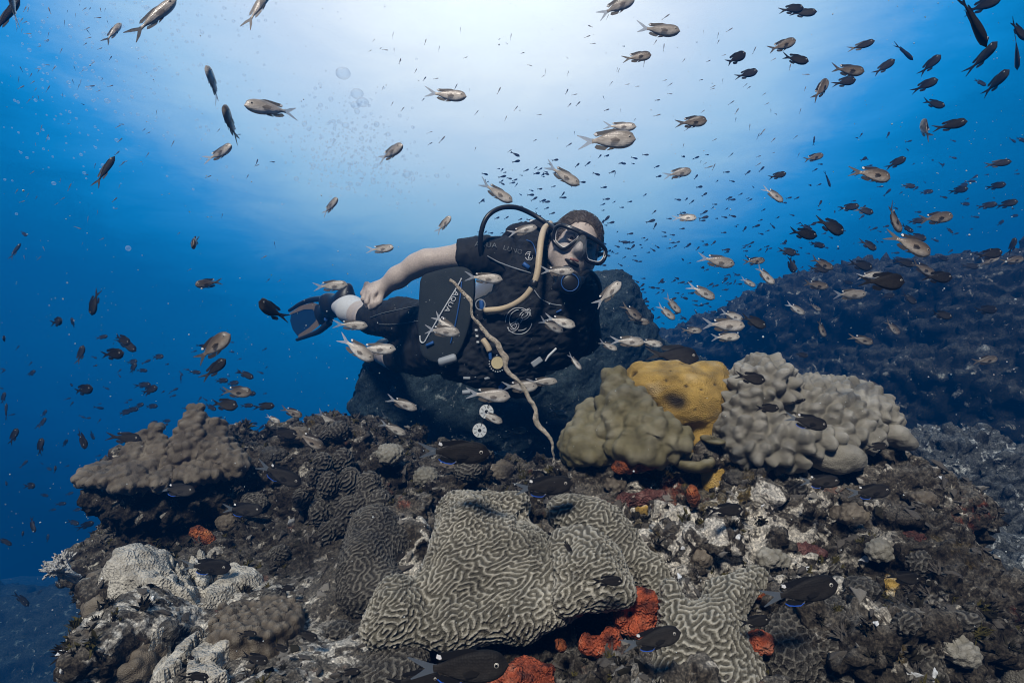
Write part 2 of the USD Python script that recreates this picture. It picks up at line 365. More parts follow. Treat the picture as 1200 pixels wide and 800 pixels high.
simple('algae_olive', (.07, .06, .02), .9, .1, var=.5)
# ---------------------------------------------------------------- the reef
seabed = trimesh.creation.box(bounds=[[-14, -3, -8], [16, 22, -7.5]]).subdivide_to_size(0.9) if False else None
gx, gy = np.meshgrid(np.linspace(-15.5, 17.5, 120), np.linspace(-3.5, 17, 100), indexing='ij')
gz = -7.0 + 1.4 * fbm(np.stack([gx * .35, gy * .35, gx * 0], -1), 5, 4)
gv = np.stack([gx, gy, gz], -1).reshape(-1, 3); ii = np.arange(120 * 100).reshape(120, 100)
gf = np.vstack([np.stack([ii[:-1, :-1], ii[1:, :-1], ii[1:, 1:]], -1).reshape(-1, 3), np.stack([ii[:-1, :-1], ii[1:, 1:], ii[:-1, 1:]], -1).reshape(-1, 3)])
emit('seabed', (gv, gf), 'seabed', kind='structure')

def inside_poly(X, Y, poly):
    """signed distance to a polygon in plan, negative inside"""
    poly = np.asarray(poly, float); d = np.full(np.broadcast(X, Y).shape, 9.0); ins = np.zeros(d.shape, bool)
    for (ax, ay), (bx, by) in zip(poly, np.roll(poly, -1, 0)):
        ex, ey = bx - ax, by - ay; wx, wy = X - ax, Y - ay
        t = np.clip((wx * ex + wy * ey) / (ex * ex + ey * ey), 0, 1)
        d = np.minimum(d, (wx - ex * t) ** 2 + (wy - ey * t) ** 2)
        c = (ay > Y) != (by > Y)
        ins ^= c & (X < (bx - ax) * (Y - ay) / (by - ay + 1e-12) + ax)
    return np.where(ins, -1, 1) * np.sqrt(d)

TOP = [(120, 790, .88), (250, 790, .88), (400, 790, .88), (150, 720, 1.07), (300, 720, 1.07), (430, 725, 1.05), (160, 668, 1.28), (300, 662, 1.3), (400, 668, 1.25),
       (150, 615, 1.55), (280, 600, 1.55), (330, 575, 1.6), (330, 520, 1.9), (420, 525, 1.85), (500, 548, 1.75), (430, 610, 1.4), (560, 590, 1.5), (630, 592, 1.45), (670, 585, 1.4), (560, 575, 1.75), (620, 572, 1.72),
       (450, 785, .9), (600, 790, .86), (700, 785, .86), (500, 640, 1.2), (600, 625, 1.25), (700, 610, 1.2),
       (700, 555, 1.35), (800, 545, 1.35), (900, 535, 1.38), (1000, 540, 1.38), (1060, 560, 1.35), (760, 605, 1.12), (800, 615, 1.1), (900, 612, 1.1), (1000, 615, 1.1), (1080, 625, 1.12),
       (800, 700, .93), (900, 690, .95), (1000, 700, .93), (1100, 710, .97), (850, 795, .80), (1000, 795, .80), (1130, 795, .87)]
tp = np.array([P(*t) for t in TOP])
rbf = RBFInterpolator(tp[:, :2], tp[:, 2], kernel='linear', smoothing=0.002)
R = Field((-1.45, .2, -1.35), (1.45, 2.25, 0.05), 0.0125)
xx, yy = np.broadcast_arrays(R.X[:, :, 0], R.Y[:, :, 0])
H = rbf(np.stack([xx.ravel(), yy.ravel()], 1)).reshape(xx.shape)
foot = inside_poly(xx, yy, [(-.36, .22), (-.50, .72), (-.61, .92), (-.82, 1.28), (-1.05, 1.5), (-1.08, 1.75), (-.8, 1.98), (-.2, 2.05), (.3, 1.8), (.62, 1.66), (.98, 1.60), (1.05, 1.42), (.93, 1.12), (.80, .84), (.62, .22)])
foot = foot + 0.10 * fbm(np.stack([xx * 5, yy * 5, xx * 0], -1), 3, 3)
a = (R.Z - H[:, :, None]) * 0.75; b = np.broadcast_to(foot[:, :, None] + 0.0 * R.Z, a.shape) + np.minimum(0, (R.Z + 0.50)) * -0.12
k = 0.10; h = np.maximum(k - np.abs(a - b), 0) / k
R.f = (np.maximum(a, b) + h * h * k * 0.25).astype(np.float32)
# masses that rise from it, and hollows
for (px, py, d, rx, ry, rz) in [(215, 570, 1.62, .19, .16, .07), (150, 572, 1.58, .13, .14, .045), (265, 575, 1.68, .20, .20, .14), (235, 650, 1.75, .34, .22, .20),
                                (330, 580, 1.62, .14, .14, .13), (300, 535, 1.85, .16, .14, .10), (400, 560, 1.62, .18, .16, .14), (380, 520, 1.95, .2, .16, .09), (465, 570, 1.7, .16, .16, .09), (540, 592, 1.6, .10, .12, .07), (430, 700, 1.22, .08, .10, .12),
                                (150, 740, 1.0, .07, .12, .06), (150, 690, 1.16, .09, .10, .07), (190, 660, 1.3, .08, .08, .05),
                                (750, 575, 1.32, .17, .14, .13), (880, 560, 1.36, .24, .18, .14), (990, 575, 1.36, .20, .16, .13), (1050, 600, 1.30, .12, .14, .12), (1085, 690, 1.06, .12, .12, .14), (1010, 640, 1.12, .12, .10, .08),
                                (860, 625, 1.10, .16, .1, .05), (620, 720, 1.02, .22, .08, .10), (480, 640, 1.25, .1, .1, .08), (980, 735, .93, .10, .09, .07), (1090, 760, .93, .10, .1, .07)]:
    R.ell(P(px, py, d), (rx, ry, rz), 0.06)
for (px, py, d, rx, ry, rz) in [(370, 650, 1.26, .055, .09, .028), (215, 630, 1.42, .20, .10, .045), (600, 758, .86, .20, .12, .050), (520, 765, .86, .12, .10, .04), (710, 745, .90, .08, .08, .05), (900, 725, .85, .05, .06, .035), (1045, 700, .95, .03, .05, .03), (1150, 640, 1.1, .04, .1, .1), (700, 600, 1.18, .06, .05, .02)]:
    R.ell(P(px, py, d), (rx, ry, rz), 0.03, carve=True)
near = np.abs(R.f) < 0.15
pp = np.argwhere(near) * R.h + R.lo
flat_ = np.exp(-((pp[:, 0] + .48) / .34) ** 2 - ((pp[:, 1] - 1.05) / .27) ** 2); flat_ = 1 - .8 * np.clip(flat_ * 1.5, 0, 1)
R.f[near] += flat_ * (0.115 * fbm(pp * 6.0, 2, 71) + 0.085 * fbm(pp * 14.0, 2, 72)).astype(np.float32)
rv, rf = R.net(1)
rv, rf = split4(rv, rf)
keepz = rv[rf].mean(1)[:, 2] > -1.33
n0 = vnormals(rv, rf)
rng = np.random.default_rng(5)
ridg = 1 - np.abs(2 * meshkit.noise(rv * 17, 8) - 1)
disp = 0.060 * fbm(rv * 24, 3, 2) + 0.024 * (ridg - 0.5)
kn, _, _ = bumps(rv, n0, 0.05, 3)
disp += 0.016 * kn * np.clip(meshkit.noise(rv * 6, 12) * 2.4 - 0.8, 0, 1)
flat_ = 1 - .65 * np.clip(1.5 * np.exp(-((rv[:, 0] + .48) / .34) ** 2 - ((rv[:, 1] - 1.05) / .27) ** 2), 0, 1)
rv1 = rv + n0 * (disp * flat_)[:, None]
n1 = vnormals(rv1, rf)
rv1 = rv1 + n1 * flat_[:, None] * (0.030 * fbm(rv * 60, 3, 6) + 0.013 * (np.abs(fbm(rv * 95, 2, 16)) * 3 - 0.4))[:, None]
def zone_of(spots):
    z = np.zeros(len(rv1))
    for x_, y_, d_, r_ in spots: z = np.maximum(z, np.exp(-(np.linalg.norm(rv1 - P(x_, y_, d_), axis=1) / r_) ** 2))
    return z
pale_z = zone_of([(800, 630, 1.05, .13), (880, 640, 1.03, .14), (770, 600, 1.15, .10), (950, 655, 1.0, .13), (480, 660, 1.15, .08), (270, 700, 1.1, .16), (180, 720, 1.05, .14), (360, 770, .95, .10)])
painted_shade_z = zone_of([(220, 620, 1.5, .16), (300, 610, 1.45, .16), (350, 640, 1.3, .12), (420, 560, 1.7, .22), (520, 560, 1.6, .2), (150, 620, 1.45, .12), (1060, 690, 1.0, .14), (1110, 740, .95, .12), (600, 770, .85, .12), (600, 560, 1.5, .16), (400, 640, 1.25, .08), (400, 700, 1.05, .07), (1050, 610, 1.2, .08)])  # shade painted into the rock colour, mostly left side, recesses and hollows
olive_z = zone_of([(900, 570, 1.2, .12), (960, 585, 1.2, .10), (850, 575, 1.2, .08), (780, 580, 1.2, .08), (730, 610, 1.1, .06)])
emit('reef', (rv1, rf), 'reef_rock', kind='structure', prim={'pale': pale_z, 'olive': olive_z, 'dark': painted_shade_z})
reef_n = vnormals(rv1, rf)
_vis = np.where((rv1[:, 1] > .3) & ((reef_n * rv1).sum(1) < 0))[0]
_pp = np.stack([600 + F * rv1[_vis, 0] / rv1[_vis, 1], 400 - F * rv1[_vis, 2] / rv1[_vis, 1]], 1)
reef_pix = cKDTree(_pp)
def hit(px, py, r=5.0):
    """the point of the reef's front that stands on this line of sight, and its normal"""
    j = reef_pix.query_ball_point([px, py], r)
    if not j: j = [reef_pix.query([px, py])[1]]
    j = _vis[np.array(j)]; k = j[np.argmin(rv1[j, 1])]
    near = j[np.abs(rv1[j, 1] - rv1[k, 1]) < .05]
    n = reef_n[near].mean(0)
    return rv1[near].mean(0), n / np.linalg.norm(n)

def blob(name, ells, h, mat, dis, seed=0, sub=0, k=0.3, **t):
    """a mass of rock from ellipsoids (centre, radii), roughened; dis: (amplitude, frequency) pairs"""
    c = np.array([e[0] for e in ells]); r = np.array([np.broadcast_to(e[1], 3) for e in ells])
    fl = Field((c - r).min(0) - 3 * h, (c + r).max(0) + 3 * h, h)
    for e in ells: fl.ell(e[0], e[1], k)
    v, f = fl.net(1)
    for _ in range(sub): v, f = split4(v, f)
    for amp, fr in dis:
        n = vnormals(v, f); v = v + n * (amp * 2 * fbm(v * fr, 4, seed))[:, None]; seed += 3
    return emit(name, (v, f), mat, **t), v, f

# base that carries the reef down to the seabed
blob('reef_base', [((0, 1.25, -1.9), (1.1, .9, .95)), ((.1, 1.5, -3.5), (1.6, 1.4, 1.7)), ((.2, 1.8, -6), (2.4, 2.2, 2.2))], .11, 'dark_rock', [(.12, 1.6), (.06, 5)], 11, kind='structure')
# the dark pinnacle behind the diver
blob('rock_pinnacle', [(P(600, 470, 3.4), (.62, .5, .50)), (P(475, 455, 3.3), (.28, .35, .28)), (P(500, 510, 3.4), (.40, .4, .34)), (P(690, 415, 3.5), (.45, .45, .46)), (P(690, 358, 3.5), (.22, .25, .20)), (P(760, 470, 3.7), (.48, .4, .38)), (P(600, 700, 3.7), (.9, .7, .9)), (P(620, 1100, 4.0), (1.3, 1.0, 2.4)), ((.2, 4.2, -5.5), (1.6, 1.4, 2.0))],
     .045, 'dark_rock', [(.08, 2.6), (.045, 8), (.025, 24), (.012, 50)], 21, sub=1, k=0.2, label='dark blue-grey rock pinnacle rising right behind the diver', cat='rock')
# the reef wall that climbs to the right
wall = []
for (px, py, d, r) in [(790, 440, 5.6, .55), (850, 420, 5.2, .55), (905, 405, 4.9, .55), (960, 385, 4.7, .60), (1010, 375, 4.6, .55), (1050, 372, 4.5, .5), (1105, 352, 4.5, .40), (1130, 312, 4.6, .20), (1150, 375, 4.3, .45), (1200, 372, 4.2, .45), (1270, 360, 4.1, .6), (1350, 330, 4.0, .7), (880, 520, 5.0, .8), (1000, 490, 4.6, .8), (1120, 480, 4.3, .8), (1240, 470, 4.0, .8), (1000, 700, 4.8, 1.2), (1200, 700, 4.4, 1.2), (800, 650, 5.4, 1.1)]:
    k_ = {790: 1.45, 850: 1.4, 905: 1.32, 960: 1.24, 1010: 1.18, 1050: 1.12, 880: 1.35, 800: 1.4, 1000: 1.15}.get(px, 1.0)
    wall.append((P(px, py, d * k_), (r * k_ * 1.05, r * k_ * .9, r * k_ * .8)))
wall += [((3.0, 5.2, -3.6), (2.6, 1.6, 2.2)), ((3.2, 5.4, -6), (3.4, 2.0, 2.4))]
blob('reef_wall', wall, .065, 'far_rock', [(.12, 1.4), (.12, 4.0), (.11, 9), (.07, 22), (.03, 50)], 31, sub=1, k=0.25, kind='structure')
# a fainter cliff still farther off, and the slope down on the left
blob('far_cliff', [((11.0, 10.5, -2.2), (2.2, 3.0, 4.1)), ((10.0, 10, -4), (3.0, 3.5, 3.2)), ((9.5, 11, -6), (4, 4, 4))], .2, 'far_rock', [(.25, .7), (.12, 2.5)], 41, kind='structure')
blob('far_slope', [((-6.2, 8.2, -5.4), (2.4, 2.2, 1.8)), ((-3.2, 5.2, -4.6), (1.0, 1.0, .95)), ((-4.0, 6.4, -6.0), (3.2, 2.8, 2.0)), ((-9.0, 9.0, -6.0), (2.6, 2.2, 1.8))], .08, 'far_rock', [(.25, 1.4), (.18, 4), (.08, 11)], 51, kind='structure')
# the rough bluish slope right of the big lumpy coral
blob('reef_slope', [(P(1130, 570, 2.3), (.32, .34, .20)), (P(1190, 640, 2.2), (.40, .4, .26)), (P(1090, 560, 2.5), (.3, .35, .17)), (P(1260, 690, 2.0), (.4, .4, .3)), (P(1130, 700, 1.9), (.30, .35, .22)), (P(1180, 760, 1.5), (.20, .25, .15)), (P(1150, 900, 2.0), (.7, .7, .6)), ((1.5, 2.2, -2.3), (1.0, .9, 1.2)), ((1.6, 2.4, -4.6), (1.3, 1.2, 2.8))],
     .022, 'slope_rock', [(.05, 5), (.06, 13), (.05, 30), (.025, 70)], 61, sub=1, k=0.12, kind='structure')
# ---------------------------------------------------------------- corals, sponges and loose pieces on the reef
def rotmat(rx=0, ry=0, rz=0):
    return trimesh.transformations.euler_matrix(math.radians(rx), math.radians(ry), math.radians(rz))[:3, :3]

def sculpt(items, h, k=0.02, smooth=2, carve=()):
    """items: ('e', centre, radii[, rotation]) or ('c', a, b, ra, rb)"""
    lo, hi = [], []
    for it in items:
        if it[0] == 'e': r = np.max(it[2]); lo.append(np.asarray(it[1]) - r); hi.append(np.asarray(it[1]) + r)
        else:
            for q, r in ((it[1], it[3]), (it[2], it[4])): lo.append(np.asarray(q) - r); hi.append(np.asarray(q) + r)
    g = Field(np.min(lo, 0) - 4 * h, np.max(hi, 0) + 4 * h, h)
    for it in items:
        if it[0] == 'e': g.ell(it[1], it[2], k, it[3] if len(it) > 3 else None)
        else: g.cone(it[1], it[2], it[3], it[4], k)
    for c in carve: g.ell(c[0], c[1], 0.012, c[2] if len(c) > 2 else None, carve=True)
    return g.net(smooth)

def sculpt_groups(groups, h, kin, kout, smooth=2, carve=()):
    """bodies that each melt within themselves but meet in a crease"""
    its = [it for g_ in groups for it in g_]; lo, hi = [], []
    for it in its:
        for q, r in (((it[1], np.max(it[2])),) if it[0] == 'e' else ((it[1], it[3]), (it[2], it[4]))): lo.append(np.asarray(q) - r); hi.append(np.asarray(q) + r)
    lo, hi = np.min(lo, 0) - 4 * h, np.max(hi, 0) + 4 * h; total = None
    for g_ in groups:
        q = Field(lo, hi, h)
        for it in g_:
            if it[0] == 'e': q.ell(it[1], it[2], kin, it[3] if len(it) > 3 else None)
            else: q.cone(it[1], it[2], it[3], it[4], kin)
        if total is None: total = q
        else: total.join(q.f, kout)
    for c in carve: total.ell(c[0], c[1], 0.006, c[2] if len(c) > 2 else None, carve=True)
    return total.net(smooth)

def px(n, d): return n * d / F

def brain(name, items, label, h=0.0026, amp=0.0036, mat='brain_coral', seed=1, k=0.025, r1=2, r2=6, rough=0.012, carve=(), **t):
    v, f = sculpt_groups(items, h, k, .007, 2, carve) if isinstance(items[0], list) else sculpt(items, h, k, 2, carve)
    n = vnormals(v, f); v = v + n * (rough * fbm(v * 22, 3, seed) + rough * .9 * fbm(v * 9, 2, seed + 40))[:, None]
    n = vnormals(v, f)
    u = labyrinth(v, f, r1, r2, 16, seed)
    v = v + n * (amp * u * (.65 + .8 * meshkit.noise(v * 14, seed)))[:, None]
    return emit(name, (v, f), mat, prim={'tone': np.clip(.5 + .5 * u + .5 * fbm(v * 16, 3, seed + 3), 0, 1)}, label=label, cat='brain coral', **t)

def lobed(name, items, label, spacing, amp, mat, h=0.006, seed=1, k=0.022, rough=0.012, cat='lobed coral', **t):
    v, f = sculpt(items, h, k, 2)
    n = vnormals(v, f); v = v + n * (rough * 2 * fbm(v * 14, 3, seed))[:, None]
    v, f = split4(v, f)
    n = vnormals(v, f); b, _, _ = bumps(v, n, spacing, seed)
    b2, _, _ = bumps(v, n, spacing * .55, seed + 9)
    big = np.clip(meshkit.noise(v * 9, seed) * 1.5, .55, 1)
    v = v + n * (amp * (b * big + 0.35 * b2 * (1 - .5 * big)))[:, None]
    v = taubin(v, f, 1)
    n2 = vnormals(v, f)
    v = v + n2 * (0.0016 * 2 * fbm(v * 120, 2, seed + 4))[:, None]
    return emit(name, (v, f), mat, prim={'tone': np.clip(.44 + .26 * b + .9 * fbm(v * 16, 4, seed + 6), 0, 1)}, label=label, cat=cat, **t)

E = lambda x, y, d, rx, ry, rz, *r: ('e', P(x, y, d), (px(rx, d), ry, px(rz, d))) + ((rotmat(*r),) if r else ())
C = lambda x0, y0, d0, x1, y1, d1, r0, r1: ('c', P(x0, y0, d0), P(x1, y1, d1), px(r0, d0), px(r1, d1))

# the big folded brain coral in the foreground
brain('brain_coral', [[E(580, 668, 1.0, 78, .10, 62, -20), E(548, 640, 1.0, 36, .08, 60, -10), C(532, 604, 1.03, 516, 690, .93, 20, 32), C(538, 596, 1.05, 606, 594, 1.06, 18, 17), E(566, 700, .93, 60, .05, 40, -10), C(490, 734, .88, 525, 734, .875, 16, 18), C(525, 734, .875, 610, 726, .88, 18, 17), C(610, 726, .88, 668, 706, .895, 17, 14), E(625, 688, .93, 46, .05, 36)],
                      [E(686, 668, .925, 46, .07, 36, -18, 0, 0), C(658, 640, .955, 698, 646, .94, 17, 18), C(664, 704, .87, 728, 692, .875, 15, 14), E(710, 674, .91, 26, .05, 26)],
                      [C(660, 599, 1.09, 700, 618, 1.07, 19, 27), C(700, 618, 1.07, 768, 680, 1.0, 29, 19), C(768, 680, 1.0, 778, 704, .96, 18, 10)],
                      [E(468, 714, .895, 36, .055, 32, -10), C(462, 692, .91, 446, 738, .88, 20, 20), C(448, 738, .875, 500, 736, .875, 17, 16)]],
      'big pale grey brain coral folded like cloth in the front centre', h=.0021, amp=.0028, seed=3, r1=1, r2=3, rough=.020, k=.03, carve=[(P(622, 606, .99), (px(26, .96), .05, px(4, .96)), rotmat(0, -24, 0))])
# its neighbour at the lower right, running up to a narrow ridge
brain('brain_coral', [C(886, 676, .95, 858, 700, .90, 12, 17), C(858, 700, .90, 832, 742, .86, 18, 34), E(822, 752, .855, 40, .05, 40, -20), C(786, 690, .89, 800, 760, .84, 12, 24), C(800, 765, .84, 770, 800, .81, 20, 18), E(845, 792, .82, 46, .05, 28), C(850, 730, .87, 876, 780, .83, 20, 16), C(868, 680, .93, 835, 690, .91, 9, 9)],
      'pale ridged brain coral in the lower right with a narrow arm climbing to the right', h=.0022, amp=.0026, seed=7, r1=1, r2=3)
# the left one: a cluster of knobs and a short column below them
knobs = [(378, 545, 1.42, 11), (402, 540, 1.45, 12), (385, 568, 1.38, 12), (410, 562, 1.40, 12), (432, 570, 1.36, 14), (445, 590, 1.33, 13), (425, 590, 1.34, 13), (408, 596, 1.34, 12), (428, 612, 1.30, 13), (400, 615, 1.32, 9), (368, 560, 1.42, 9), (375, 600, 1.38, 12), (352, 585, 1.42, 10), (385, 625, 1.33, 11)]
brain('knobby_coral', [E(x, y, d, r, px(r, d), r * 1.25) for x, y, d, r in knobs] + [E(405, 590, 1.43, 36, .06, 34)], 'cluster of wrinkled knobs of grey-brown coral left of the centre', h=.0026, amp=.0036, mat='brain_coral_dark', seed=11, k=.008, r1=1, r2=2, rough=.006)
brain('brain_coral', [C(437, 622, 1.20, 430, 690, 1.10, 30, 34), E(462, 640, 1.2, 30, .05, 28), E(425, 668, 1.12, 26, .05, 40), E(455, 690, 1.08, 22, .04, 22)], 'dark finely wrinkled brain coral column left of the big folded coral', h=.0023, amp=.0022, mat='brain_coral_dark', seed=13, r1=1, r2=2)
brain('brain_coral', [E(455, 790, .84, 38, .05, 26), E(480, 775, .86, 22, .04, 18)], 'dark wrinkled brain coral at the bottom edge under the big folded one', h=.0023, amp=.0024, mat='brain_coral_dark', seed=15, r1=1, r2=2)

def honeycomb(name, items, label, spacing, amp, seed, mat='brain_coral_dark', h=.0026):
    v, f = sculpt(items, h, .02, 2); n = vnormals(v, f); v = v + n * (.016 * fbm(v * 25, 3, seed))[:, None]; n = vnormals(v, f)
    rng = np.random.default_rng(seed); pts = v[rng.permutation(len(v))[:6000]]; keep = []
    tr = cKDTree(pts); dead = np.zeros(len(pts), bool)
    for i in range(len(pts)):
        if not dead[i]: keep.append(i); dead[tr.query_ball_point(pts[i], spacing * (0.8 + .5 * rng.random()))] = True
    d, _ = cKDTree(pts[keep]).query(v, k=2)
    rim = np.exp(-((d[:, 1] - d[:, 0]) / (spacing * .30)) ** 2); pit = np.exp(-(d[:, 0] / (spacing * .25)) ** 2)
    u = rim - .6 * pit
    v = v + n * (amp * u)[:, None]
    return emit(name, (v, f), mat, prim={'tone': np.clip(.25 + .65 * u, 0, 1)}, label=label, cat='honeycomb coral')
honeycomb('honeycomb_coral', [E(960, 752, .89, 66, .07, 50, -25), E(985, 718, .93, 40, .06, 22), E(915, 770, .86, 30, .05, 34), E(1000, 785, .85, 46, .06, 30)], 'dark honeycomb coral full of small cups at the bottom right', .0085, .0034, 21)
brain('knobby_coral', [E(1072, 772, .88, 26, .03, 18), E(1052, 790, .85, 24, .03, 16), E(1088, 758, .91, 16, .03, 14), E(1080, 795, .85, 28, .03, 16), E(1040, 765, .9, 14, .03, 12)], 'small wrinkled brown coral beside the honeycomb coral at the bottom right', h=.0022, amp=.0028, mat='brain_coral_dark', seed=23, r1=1, r2=2, k=.01)

# lobed corals
lobed('lobed_coral', [E(942, 482, 1.36, 78, .16, 40, 0, 8, 0), E(893, 452, 1.30, 30, .10, 30, 0, 12, 0), C(893, 432, 1.30, 880, 500, 1.24, 14, 34), E(866, 470, 1.27, 18, .07, 34, 0, 14, 0), E(862, 510, 1.22, 20, .06, 22), E(994, 478, 1.36, 36, .13, 30, 0, 20, 0), E(930, 512, 1.22, 56, .09, 20), E(975, 506, 1.26, 48, .09, 22), E(1020, 498, 1.33, 16, .1, 18), E(880, 528, 1.20, 26, .06, 14), E(915, 534, 1.19, 22, .05, 11)],
      'big pale grey lumpy coral dome on the right of the reef', .0245, .0195, 'lobed_coral_grey', h=.0058, seed=31, k=.03)
lobed('lobed_coral', [E(982, 535, 1.17, 28, .04, 17, 10, 0, 0), E(960, 530, 1.19, 18, .04, 16)], 'small smooth grey lobe hanging under the front rim of the big lumpy dome', .05, .006, 'lobed_coral_grey', h=.004, seed=33)
lobed('lobed_coral', [E(1050, 513, 1.25, 18, .05, 10, 0, 25, 0), E(1040, 506, 1.26, 14, .05, 11)], 'small grey plate at the right end of the big lumpy dome', .05, .005, 'lobed_coral_grey', h=.004, seed=35)
lobed('lobed_coral', [C(722, 444, 1.30, 734, 505, 1.25, 11, 34), C(742, 468, 1.25, 752, 510, 1.22, 14, 32), E(775, 505, 1.21, 26, .06, 18, 0, 30, 0), E(792, 515, 1.20, 15, .05, 12), E(752, 524, 1.20, 40, .06, 13)],
      'olive coral lump with pointed knobs in front of the yellow sponge', .033, .016, 'lobed_coral_olive', h=.0048, seed=37, k=.02)
lobed('lobed_coral', [C(694, 484, 1.32, 686, 520, 1.28, 15, 28), E(706, 505, 1.29, 22, .07, 24), E(672, 524, 1.28, 13, .06, 16), E(698, 528, 1.25, 28, .06, 11)],
      'olive lumpy coral left of the pointed one, beside the foot of the whip coral', .034, .012, 'lobed_coral_olive', h=.0048, seed=39, k=.02)
lobed('lobed_coral', [E(148, 553, 1.50, 46, .11, 10, 0, -10, 0), E(118, 553, 1.50, 16, .08, 9), C(168, 512, 1.56, 158, 545, 1.52, 7, 20), C(184, 503, 1.56, 188, 545, 1.52, 6, 17), E(165, 562, 1.46, 24, .08, 10), E(200, 560, 1.46, 16, .07, 12)],
      'brown lumpy coral ledge pointing left out over the blue drop-off', .023, .0125, 'lobed_coral_brown', h=.0058, seed=41, k=.014)
lobed('lobed_coral', [C(230, 480, 1.57, 228, 530, 1.53, 7, 25), C(252, 498, 1.57, 258, 536, 1.52, 7, 20), C(213, 512, 1.55, 210, 545, 1.51, 7, 16), C(250, 530, 1.52, 278, 546, 1.48, 15, 10), E(240, 552, 1.48, 32, .06, 10)],
      'brown cone-shaped lumpy coral, the highest point of the left ledge', .023, .0125, 'lobed_coral_brown', h=.0058, seed=43, k=.014)
lobed('lobed_coral', [E(1118, 672, 1.10, 20, .06, 26), E(1130, 690, 1.08, 14, .05, 18)], 'small grey knobbed coral on the right edge of the reef', .03, .009, 'lobed_coral_brown', h=.0045, seed=45)
lobed('lobed_coral', [E(1160, 722, 1.08, 26, .06, 26), E(1182, 745, 1.06, 18, .05, 20)], 'grey finger-knobbed coral near the right frame edge low down', .026, .010, 'lobed_coral_brown', h=.0045, seed=47)
lobed('lobed_coral', [E(1180, 785, .98, 44, .07, 28, 0, -20, 0)], 'dark brown rounded coral in the bottom right corner', .07, .006, 'brain_coral_dark', h=.0055, seed=49)
for i, (x, y, d, a, b, lab) in enumerate([(134, 705, 1.12, 22, 18, 'brown rounded coral mound on the left cliff edge, upper of three'), (122, 752, 1.02, 22, 22, 'brown rounded coral mound low on the left cliff edge'), (162, 762, .98, 20, 18, 'brown rounded coral mound between the cliff edge and the pale crust'), (132, 680, 1.18, 18, 12, 'small brown coral knob under the white branching coral'), (165, 660, 1.26, 18, 12, 'grey-blue coral knob at the back of the left cliff edge')]):
    lobed('lobed_coral', [E(x, y, d, a, .06, b), E(x + 12, y + 6, d - .02, a * .7, .05, b * .8)], lab, .020, .0075, 'lobed_coral_brown', h=.0050, seed=51 + i, k=.015, rough=.02)

heads = [(1010, 690, 15, 'h', 'small honeycomb coral crust above the big honeycomb coral'), (1030, 640, 15, 'l', 'small grey coral head on the rock right of the dull pink crust'), (1075, 660, 13, 'b', 'small wrinkled coral left of the grey knobbed coral'), (1060, 730, 14, 'b', 'small wrinkled coral above the knobby one at the bottom right'), (1120, 760, 17, 'l', 'dark rounded coral right of the bottom right knobby coral'), (1130, 728, 12, 'b', 'little wrinkled coral beside the grey finger-knobbed coral'), (1000, 600, 13, 'l', 'small lumpy coral under the front rim of the dome'), (930, 575, 12, 'b', 'little wrinkled coral on the olive rock under the dome'), (860, 560, 12, 'l', 'small grey coral head at the left foot of the dome'), (1085, 585, 12, 'l', 'small lumpy coral at the right end of the rock face'), (500, 560, 15, 'l', 'dark coral lump behind the left shoulder of the folded coral'), (545, 548, 16, 'b', 'dark wrinkled coral behind the folded coral'), (590, 555, 12, 'l', 'dark coral lump left of the whip coral foot'), (455, 535, 14, 'l', 'dark lumpy coral below the dark rock'), (325, 535, 15, 'l', 'grey lumpy coral right of the cone of the left ledge'), (350, 510, 13, 'l', 'pale lumpy coral on the skyline right of the left ledge'), (395, 505, 12, 'b', 'wrinkled coral on the skyline below the open blue'), (300, 590, 14, 'b', 'wrinkled dark coral under the right end of the left ledge'), (270, 610, 13, 'l', 'dark coral head in the recess under the left ledge'), (330, 650, 12, 'b', 'small wrinkled coral left of the dark hollow'), (195, 740, 10, 'l', 'small round coral on the pale crust'), (320, 700, 10, 'h', 'small honeycomb coral at the top of the knobbly crust'), (400, 740, 14, 'h', 'flat dark honeycomb coral left of the folded coral'), (225, 745, 8, 'b', 'tiny round wrinkled coral between the pale crusts'), (820, 655, 9, 'l', 'small pale coral knob on the grey rock slope'), (900, 650, 12, 'l', 'grey coral knob on the pale rock right of the ridged coral'), (975, 665, 10, 'b', 'little wrinkled coral right of the white chip'), (720, 570, 10, 'l', 'small brown coral knob under the olive corals')]
for i, (x, y, r, kd, lb) in enumerate(heads):
    c, n_ = hit(x, y, 6); d = c[1]; c = c + n_ * px(r, d) * .15; rr = px(r, d); rg = np.random.default_rng(300 + i)
    its = [('e', c, (rr, rr * .9, rr * .75))] + [('e', c + rg.normal(0, .5, 3) * rr * (1, .6, .5), (rr * .5, rr * .5, rr * .45)) for _ in range(4)]
    if kd == 'b': brain('brain_coral', its, lb, h=.0024, amp=.0024, mat='brain_coral_dark', seed=300 + i, r1=1, r2=2, k=.012)
    elif kd == 'h': honeycomb('honeycomb_coral', [('e', c, (rr * 1.3, rr, rr * .7))], lb, .0075, .0030, 300 + i)
    else: lobed('lobed_coral', its, lb, .0105, .0048, ('lobed_coral_brown', 'lobed_coral_grey', 'brain_coral_dark')[i % 3], h=.0042, seed=300 + i, k=.012)

